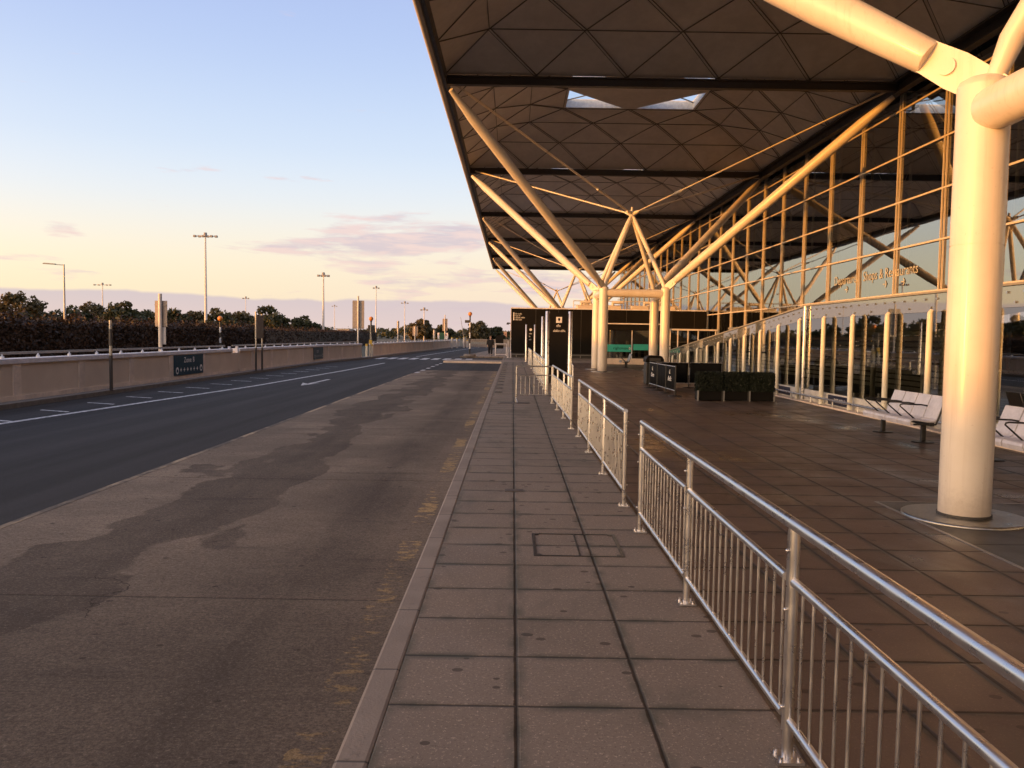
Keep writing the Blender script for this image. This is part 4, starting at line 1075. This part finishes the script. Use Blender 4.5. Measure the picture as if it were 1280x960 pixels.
def sign_post(x, y, h, w_, z0, z1, label, low=True, mat='sign_back'):
    s = thing('sign_post', label, 'sign', (x,y,-.2), 'tall sign posts seen from behind')
    MB().path([(x,y-.06,-.2),(x,y-.06,h)], .065, 14).build('pole', 'mast_paint', s)
    MB().bx(x-w_/2,x+w_/2,y+.01,y+.04,z0,z1).build('panel', mat, s)
    for zz in (z0+.15, z1-.15): MB().bx(x-w_/2,x+w_/2,y-.01,y+.01,zz-.03,zz+.03).build('clip_rail', mat, s)
    if low: MB().bx(x-.08,x+.16,y+.01,y+.03,z0-.62,z0-.02).build('small_panel', 'mast_paint', s)
    return s
sign_post(-12.3, 29.0, 2.98, .42, 1.84, 2.74, 'tall sign post seen from behind, standing behind the wall left of the Zone B sign')
sign_post(-11.35, 60.9, 4.45, .86, 2.05, 4.12, 'tall grey sign post seen from behind at the end of the first wall', low=False, mat='lamp_grey')
sign_post(-9.0, 110., 4.35, .66, 2.25, 3.85, 'tall sign post seen from behind beside the far parapet wall', low=True)
def belisha(x, y, h, label, base=False):
    s = thing('belisha_beacon', label, 'crossing beacon', (x,y,-.1), 'striped crossing beacons')
    n = 7; z0 = .16 if base else -.1
    for i in range(n):
        a = z0+(h-.38-z0)*i/n; b_ = z0+(h-.38-z0)*(i+1)/n
        MB().path([(x,y,a),(x,y,b_)], .062, 14).build('band', 'belisha_black' if i % 2 == 0 else 'belisha_white', s)
    MB().path([(x,y,h-.38),(x,y,h-.34),(x,y,h-.32)], [.06,.1,.1], 14).build('lamp_seat', 'belisha_black', s)
    MB().ball((x,y,h-.16), .17, 18, 12).build('globe', 'amber', s)
    if base: MB().path([(x,y,-.03),(x,y,.14),(x,y,.17)], [.55,.5,.42], 8).build('plinth', 'stone_grey', s, bevel=.02)
    return s
plain('amber', (.75, .27, .05), .3, var=.03)
belisha(-19.4, 55, 2.72, 'striped crossing beacon with amber globe in front of the hedge')
belisha(-10.75, 62.9, 3.0, 'striped crossing beacon with amber globe at the end of the first wall')
bz = belisha(-3.53, 68.3, 3.62, 'striped crossing beacon with orange globe on a stone block right of the road', base=True)
MB().bx(-3.95,-3.55,68.24,68.36,2.72,2.95).build('side_lamp', 'pole_dark', bz)
tl = thing('traffic_light', 'black traffic light head seen from behind on grey post at the zebra crossing', 'traffic light', (-10.55,61.6,-.05))
MB().path([(-10.55,61.6,-.05),(-10.55,61.6,2.35)], .055, 14).build('post', 'galv', tl)
MB().bx(-10.78,-10.28,61.66,61.9,1.78,2.35).build('head', 'black_metal', tl, bevel=.03)
MB().bx(-10.66,-10.44,61.5,61.56,.95,1.25).build('push_button_box', 'yellow_paint', tl)
def small_post(x, y, h, w_, label, mat):
    s = thing('post_sign', label, 'sign', (x,y,-.05), 'slim signs along the far wall')
    MB().path([(x,y,-.05),(x,y,h)], .05, 10).build('pole', 'mast_paint', s)
    MB().bx(x-w_/2,x+w_/2,y+.06,y+.09,h-1.0,h-.04).build('panel', mat, s); return s
small_post(-10.6, 76.5, 2.95, .22, 'slim pale sign post above the far wall, left of two orange ones', 'sign_back')
small_post(-9.9, 84, 2.55, .5, 'broad pale sign panel above the far wall beside the autumn tree', 'sign_back')
small_post(-9.2, 97, 2.3, .24, 'thin pale sign above the far wall in front of the autumn tree', 'mast_paint')
bd = thing('direction_board', 'white board with a red band standing near the end of the far wall', 'sign', (-9.9,118,-.1))
for x in (-10.5,-9.4): MB().path([(x,118,-.2),(x,118,1.3)], .05, 8).build('post', 'galv', bd)
MB().bx(-10.7,-9.2,117.9,117.94,1.15,2.0).build('board', 'coping', bd); MB().bx(-10.5,-9.4,117.88,117.9,1.6,1.85).build('red_band', 'red_paint', bd)
gp = thing('site_hoarding', 'dark green panel beside the far sign post', 'panel', (-9.6,112,-.1)); MB().bx(-9.9,-9.1,112,112.05,.3,2.0).build('board', 'green_panel', gp); MB().bx(-9.95,-9.88,111.98,112.07,-.2,2.05).build('post', 'galv', gp)

# ------------------------------------------------------------------ end of the road
gt = thing('sign_gate', 'black notice boards on a pale rail frame right of the walking person', 'sign', (-1.0,69.9,0))
for x in (-1.45,-.52): MB().path([(x,69.9,0),(x,69.9,1.05)], .028, 10).build('post', 'coping', gt)
for z_ in (1.03,.12): MB().tube((-1.45,69.9,z_),(-.52,69.9,z_),.022,n=10).build('rail', 'coping', gt)
MB().bx(-1.43,-.78,69.94,69.98,1.06,1.72).build('board', 'black_board', gt); MB().bx(-1.35,-.76,69.85,69.88,.62,.92).build('low_board', 'black_board', gt)
for i, (x, h) in enumerate(((-.35,1.35),(-.15,1.1))):
    q = thing('guard_post', ('taller' if i == 0 else 'shorter')+' pale guard post between the notice boards and the black hoarding', 'post', (x,64.6,0)); MB().path([(x,64.6,0),(x,64.6,h)], .03, 10).build('shaft', 'coping', q); MB().path([(x,64.6,.0),(x,64.6,.02)], .08, 10).build('foot', 'coping', q)
ew = thing('boundary_wall', 'low grey concrete boundary wall closing the end of the road', 'wall', (-4,129,0))
MB().bx(-7.6,.4,129,129.4,-.2,1.0).build('body', 'concrete_pale', ew); MB().bx(-7.7,.5,128.9,129.5,1.0,1.14).build('coping', 'concrete_pale', ew)
cr_ = thing('crash_barrier', 'galvanised crash barrier in front of the low boundary wall', 'barrier', (-4,124,0))
MB().bx(-6.4,-1.5,124,124.08,.42,.72).build('rail', 'galv', cr_)
for i in range(5): MB().bx(-6.2+1.1*i,-6.1+1.1*i,124.08,124.16,-.15,.7).build('post', 'galv', cr_)
yl = [(-8.2,112,1.3),(-7.7,115,1.15),(-7.0,119,1.4),(-6.6,121,.9)]
for i, (x, y, h) in enumerate(yl):
    q = thing('far_bollard', 'warm cream post in the cluster at the far end of the road, all alike', 'post', (x,y,-.1), 'posts at the far end of the road')
    MB().path([(x,y,-.1),(x,y,h)], .15, 10).build('shaft', 'mast_paint', q); MB().path([(x,y,h),(x,y,h+.12)], [.17,.1], 10).build('cap', 'yellow_paint', q)
an = thing('lattice_mast', 'thin leaning aerial beyond the end of the road', 'aerial', (-9.6,160,0)); MB().path([(-9.2,160,-.2),(-10.1,160,5.2)], [.09,.03], 8).build('shaft', 'lamp_grey', an); MB().bx(-9.35,-9.05,159.9,160.1,-.2,.6).build('base', 'lamp_grey', an)
fb = thing('brick_building', 'small pinkish brick building in the far distance left of the black hoarding', 'building', (-3.5,300,0))
MB().bx(-6.2,-2.2,300,308,-.2,3.0).build('wall', 'brick_far', fb); MB().bx(-6.3,-2.1,299.9,308.1,3.0,3.25).build('roof', 'concrete_pale', fb); MB().bx(-5.6,-4.6,299.95,300,1.2,2.2).build('window', 'sign_brown', fb)
fb = thing('pale_shed', 'pale low shed beyond the far wall, left of the autumn tree', 'building', (-38,190,0))
MB().bx(-40.2,-37.4,190,194,-.2,2.6).build('wall', 'coping', fb); MB().bx(-40.4,-37.2,189.8,194.2,2.6,2.8).build('roof', 'galv', fb)

# ------------------------------------------------------------------ light masts
def mast(x, y, h, label, lamps=6, wd=1.5, r0=.24):
    s = thing('light_mast', label, 'light mast', (x,y,-.26), 'tall floodlight masts')
    MB().path([(x,y,-.26),(x,y,h*.55),(x,y,h-.1)], [r0,r0*.72,r0*.42], 16).build('mast', 'mast_paint', s)
    MB().tube((x-wd,y,h-.25),(x+wd,y,h-.25),.07,n=10).build('crossarm', 'mast_paint', s)
    MB().path([(x,y,h-.3),(x,y,h+.25)], [.28,.22], 12).build('head', 'lamp_grey', s)
    for i in range(lamps):
        q = -wd+2*wd*i/(lamps-1)
        if abs(q) < .2: continue
        MB().bx(x+q-.19,x+q+.19,y-.25+.2*(i % 2),y+.15+.2*(i % 2),h-.42,h-.12).build('floodlight', 'lamp_grey', s, bevel=.04)
    return s
mast(-44.4, 120, 15.6, 'tallest light mast with a row of floodlights, left of centre above the trees')
mast(-98.8, 200, 12.7, 'light mast between the street lamp and the tallest mast', 5, 1.9, .2)
mast(-29.7, 130, 10.9, 'second tallest light mast, between the tallest mast and the road', 4, .75, .22)
mast(-33.0, 200, 12.95, 'slender light mast just right of the tall grey sign post', 3, .6, .17)
mast(-70.8, 220, 10.8, 'faint light mast behind the brown road sign', 3, .7, .14)
mast(-28.7, 220, 10.2, 'faint light mast left of the autumn tree', 3, .8, .14)
mast(-18.2, 170, 7.0, 'short light mast standing before the autumn tree', 3, .6, .16)
mast(-64.5, 300, 11.7, 'faintest far light mast right of the second tallest mast', 3, .8, .16)
sl_ = thing('street_lamp', 'single arm street lamp above the trees at the far left', 'street lamp', (-48.6,90,-.26))
MB().path([(-48.6,90,-.26),(-48.6,90,8.68)], [.13,.075], 14).build('pole', 'galv', sl_)
MB().path([(-48.6,90,8.6),(-49.6,90,8.66)], .045, 10).build('arm', 'galv', sl_)
MB().prism([(-50.9,8.70),(-49.5,8.62),(-49.5,8.74),(-50.7,8.82)], 'xz', 89.85, 90.15).build('lamp_head', 'lamp_grey', sl_, bevel=.02)

# ------------------------------------------------------------------ hedge and trees
rnd = np.random.default_rng(5)
hg = thing('hedge', 'long dark clipped hedge with reddish brown leaves behind the parapet wall', 'hedge', (-21.8,40,-.26))
mb = MB(); hp = [(-22.3,-70),(-22.3,2),(-22.2,30),(-22.4,60),(-24.2,90),(-25.5,150)]
def hx(y):
    for (x0,y0),(x1,y1) in zip(hp, hp[1:]):
        if y <= y1: return x0+(x1-x0)*(y-y0)/(y1-y0)
    return hp[-1][0]
for (x0,y0),(x1,y1) in zip(hp, hp[1:]): mb.prism([(x0-1.2,y0),(x0+.9,y0),(x1+.9,y1),(x1-1.2,y1)], 'xy', -.26, 1.86 if y1 > 5 else 1.74)  # unseen run behind the camera lowered to set the sun's reach on the column
mb.build('core', 'leaf_hedge', hg)
n = 52000; y = np.concatenate([rnd.uniform(14,75,int(n*.72)), rnd.uniform(75,150,int(n*.22)), rnd.uniform(-60,14,n-int(n*.72)-int(n*.22))])
x = np.interp(y, [q[1] for q in hp], [q[0] for q in hp]); side = rnd.random(n)
c = np.zeros((n,3)); c[:,1] = y
fm = side < .6
c[fm,0] = x[fm]+.92+rnd.normal(0,.07,fm.sum()); c[fm,2] = -.2+rnd.random(fm.sum())*np.where(y[fm] > 2, 2.15, 2.0)
tm = ~fm
bump_ = .06*np.sin(y*.9)+.05*np.sin(y*2.3+1)+.05*np.sin(y*.37)
c[tm,0] = x[tm]+rnd.uniform(-1.2,.95,tm.sum()); c[tm,2] = np.where(y[tm] > 2, 1.88, 1.76)+bump_[tm]+np.abs(rnd.normal(0,.10,tm.sum()))*(1+1.3*(np.sin(y[tm]*1.7)*np.sin(y[tm]*.61+2)>.25))
leaves(c, .085, rnd, 'leaf_hedge', 'foliage', hg)
def tree(x, y, H_, wd, label, mat, seed, n=4200, trunk=.3, leaf=.26, group='trees beyond the hedge', shape=1.):
    s = thing('tree', label, 'tree', (x,y,-.26), group); r = np.random.default_rng(seed)
    zc = -.26+H_*(.5+.06*shape); rx, rz2 = wd/2, H_*.47
    mb = MB(); mb.path([(x,y,-.3),(x+.05,y,H_*.2),(x-.05,y,H_*.45),(x,y,H_*.8)], [.055*H_*.5,.04*H_*.5,.03*H_*.5,.05], 10)
    for k_ in range(7):
        a_ = k_*2.4+seed; zz = H_*(.18+.07*k_); L = rx*(.85-.05*k_)
        mb.path([(x,y,zz),(x+math.cos(a_)*L*.5,y+math.sin(a_)*L*.5,zz+H_*.12),(x+math.cos(a_)*L,y+math.sin(a_)*L,zz+H_*.2)], [.02*H_*.5,.014*H_*.5,.02], 7)
    mb.build('trunk', 'trunk_bark', s)
    nc = 46; cs = []
    while len(cs) < nc:
        q = r.uniform(-1,1,3); d_ = np.linalg.norm(q)
        if d_ > 1 or d_ < .35: continue
        if q[2] < -.75: continue
        q[0] *= 1-.22*max(0,q[2]); q[1] *= 1-.22*max(0,q[2])
        cs.append(q*np.array([rx,rx,rz2])*r.uniform(.82,1.06)+np.array([x,y,zc]))
    cs = np.array(cs); rad = r.uniform(.16,.34,nc)*min(rx,rz2)*1.15
    i = r.integers(0,nc,n); q = r.normal(size=(n,3)); q /= np.linalg.norm(q,axis=1)[:,None]
    c = cs[i]+q*(rad[i]*r.uniform(.45,1.12,n))[:,None]*np.array([1.1,1.1,.8])
    leaves(c, leaf, r, mat, 'crown', s)
    return s
T = [(25,371,118,62,'leaf_olive','broad rounded tree at the far left edge, tallest of its row'),
 (-14,377,124,44,'leaf_green','dark tree cut by the left picture edge'),
 (62,389,128,34,'leaf_green','low dark tree between the left edge tree and the street lamp'),
 (92,387,122,34,'leaf_green','small tree right behind the street lamp'),
 (118,383,126,40,'leaf_olive','pale topped tree in front of the left light mast'),
 (152,382,118,46,'leaf_green','dark dense tree left of the first sign post'),
 (178,390,124,34,'leaf_green','low dark tree touching the first sign post on its left'),
 (216,393,126,36,'leaf_green','dark low tree right of the first sign post'),
 (240,391,130,36,'leaf_olive','open pale tree left of the tallest mast'),
 (272,391,122,36,'leaf_green','small dark tree behind the crossing beacon'),
 (300,391,128,42,'leaf_olive','olive tree left of the brown road sign'),
 (336,388,124,48,'leaf_green','dark tree right behind the brown road sign'),
 (378,398,130,36,'leaf_green','last dark tree of the row before the open sky')]
for j, (px, py, Y, wpx, mat, lab) in enumerate(T):
    x = (px-640)/1035*Y; top = 1.7+(410+px*.0155-py)/1035*Y; tree(x, Y, top+.5, wpx/1035*Y*1.12, lab, mat, 20+j)
tree(-18.6, 172, 5.0, 6.6, 'autumn gold tree beyond the far parapet wall', 'leaf_olive', 51, n=3600, leaf=.3, group='trees at the end of the road')
tree(-15.0, 178, 4.0, 4.2, 'smaller dark tree right of the autumn gold tree', 'leaf_green', 52, n=2600, leaf=.28, group='trees at the end of the road')
tree(-6.6, 158, 4.4, 4.8, 'olive tree behind the orange globe beacon', 'leaf_olive', 53, n=3200, leaf=.26, group='trees at the end of the road')
tree(-3.6, 162, 3.8, 4.6, 'dark tree above the walking person', 'leaf_green', 54, n=3000, leaf=.26, group='trees at the end of the road')
n = 26000; X = rnd.uniform(-420,160,n); c = np.zeros((n,3)); c[:,0] = X; c[:,1] = 360+rnd.uniform(-18,18,n)
hh = 3.6+1.2*np.sin(X*.11)+.9*np.sin(X*.31+2)+.6*np.sin(X*.83)
c[:,2] = -.2+np.abs(hh)*np.sqrt(rnd.random(n))
tw = leaves(c, .75, rnd, 'leaf_green', 'distant_woodland', None); tag(tw, 'distant dark line of woodland on the horizon', 'woodland', kind='stuff')

# ------------------------------------------------------------------ the walking person
def skin(name, pts, edges, mat, parent, lv=2):
    me = bpy.data.meshes.new(name); base = W[parent]
    me.from_pydata([Vector(p[:3])-base for p in pts], edges, []); o = bpy.data.objects.new(name, me); COL.objects.link(o)
    o.modifiers.new('Skin', 'SKIN'); me.skin_vertices[0].data[0].use_root = True
    for i, p in enumerate(pts): me.skin_vertices[0].data[i].radius = (p[3], p[4] if len(p) > 4 else p[3])
    sb = o.modifiers.new('Sub', 'SUBSURF'); sb.levels = lv; sb.render_levels = lv
    dg = bpy.context.evaluated_depsgraph_get(); m2 = bpy.data.meshes.new_from_object(o.evaluated_get(dg)); m2.name = name
    bpy.data.objects.remove(o); m2.materials.clear(); m2.materials.append(M[mat]); m2.polygons.foreach_set('use_smooth', [True]*len(m2.polygons))
    o = bpy.data.objects.new(name, m2); COL.objects.link(o); o.parent = parent; W[o] = base; return o
px_, py_ = -1.9, 70.9; g0_ = -.0
ps = thing('person', 'person in dark coat and trousers walking along the far pavement', 'person', (px_,py_,g0_))
def Q(x, y, z, r, r2=None): return (px_+x, py_+y, g0_+z, r, r2 or r)
# facing the camera (-y), left leg forward
body = [Q(0,0,.90,.13,.10), Q(0,0,1.10,.13,.10), Q(0,0,1.30,.15,.10), Q(0,.0,1.40,.055), Q(0,-.01,1.47,.052), Q(0,-.02,1.56,.078,.088), Q(0,-.02,1.635,.068,.08),
 Q(.10,0,.86,.085), Q(.105,-.12,.49,.06), Q(.105,-.14,.10,.038), Q(.105,-.26,.045,.035),
 Q(-.10,0,.86,.085), Q(-.105,.05,.49,.06), Q(-.105,.26,.14,.038), Q(-.105,.17,.05,.035),
 Q(.18,0,1.36,.055), Q(.24,.04,1.10,.044), Q(.25,-.06,.88,.032), Q(.25,-.09,.80,.03),
 Q(-.18,0,1.36,.055), Q(-.24,-.02,1.10,.044), Q(-.25,-.14,.90,.032), Q(-.25,-.18,.82,.03)]
ed = [(0,1),(1,2),(2,3),(3,4),(4,5),(5,6),(0,7),(7,8),(8,9),(9,10),(0,11),(11,12),(12,13),(13,14),(2,15),(15,16),(16,17),(17,18),(2,19),(19,20),(20,21),(21,22)]
fing = []
for h0 in (18, 22):
    bx0 = body[h0]
    for k_, (dx, L) in enumerate(((-.028,.07),(-.010,.085),(.009,.08),(.026,.065),(.04,.05))):
        i0 = len(body); sgn = 1 if h0 == 18 else -1
        yo = -.035 if k_ == 4 else 0
        body.append((bx0[0]+sgn*-.002, bx0[1]+(dx if k_ < 4 else -.03), bx0[2]-.045, .0105, .0105)); body.append((bx0[0]-sgn*.012, bx0[1]+dx*1.2+yo*.4, bx0[2]-.045-L*(.9 if k_ < 4 else .6), .009, .009))
        ed += [(h0, i0), (i0, i0+1)]
bo = skin('body', body, ed, 'skin', ps)
skin('coat', [Q(0,0,.62,.235,.19), Q(0,0,1.02,.215,.17), Q(0,0,1.28,.225,.16), Q(0,0,1.43,.10,.10), Q(.20,0,1.345,.09), Q(.265,.04,1.10,.08), Q(.26,-.06,.87,.062), Q(-.20,0,1.345,.09), Q(-.265,-.02,1.10,.08), Q(-.26,-.14,.89,.062)],
     [(0,1),(1,2),(2,3),(2,4),(4,5),(5,6),(2,7),(7,8),(8,9)], 'coat_cloth', ps)
skin('trousers', [Q(0,0,.90,.14,.115), Q(.10,0,.82,.115), Q(.107,-.12,.49,.10), Q(.107,-.14,.10,.08), Q(-.10,0,.82,.115), Q(-.107,.05,.49,.10), Q(-.107,.25,.15,.08)],
     [(0,1),(1,2),(2,3),(0,4),(4,5),(5,6)], 'trouser_cloth', ps)
for a in ((Q(.105,-.13,.055,.045), Q(.105,-.24,.045,.045), Q(.105,-.30,.04,.035)), (Q(-.105,.27,.10,.045), Q(-.105,.18,.05,.045), Q(-.105,.12,.042,.035))): skin('shoe', list(a), [(0,1),(1,2)], 'shoe', ps)
skin('hair', [Q(0,.025,1.56,.076,.075), Q(0,.015,1.64,.080,.085), Q(0,-.03,1.68,.06,.06)], [(0,1),(1,2)], 'hair_dark', ps)
f_ = MB()
for sx in (-1,1): f_.ball((px_+sx*.03,py_-.105,1.575),.011,10,6)
f_.build('eyes', 'white_mark', ps)
MB().path([(px_,py_-.098,1.575),(px_,py_-.128,1.54),(px_,py_-.104,1.53)],[.009,.016,.012],8).build('nose','skin',ps)
MB().path([(px_-.022,py_-.102,1.502),(px_,py_-.108,1.50),(px_+.022,py_-.102,1.502)],.006,8).build('mouth','red_paint',ps)
for sx in (-1,1): MB().ball((px_+sx*.082,py_-.01,1.56),.022,10,6,1.4).build('ear','skin',ps)
S.cycles.use_denoising = True
S.cycles.max_bounces = 8; S.cycles.transparent_max_bounces = 12; S.cycles.glossy_bounces = 4; S.cycles.diffuse_bounces = 4
S.cycles.caustics_reflective = False; S.cycles.caustics_refractive = False
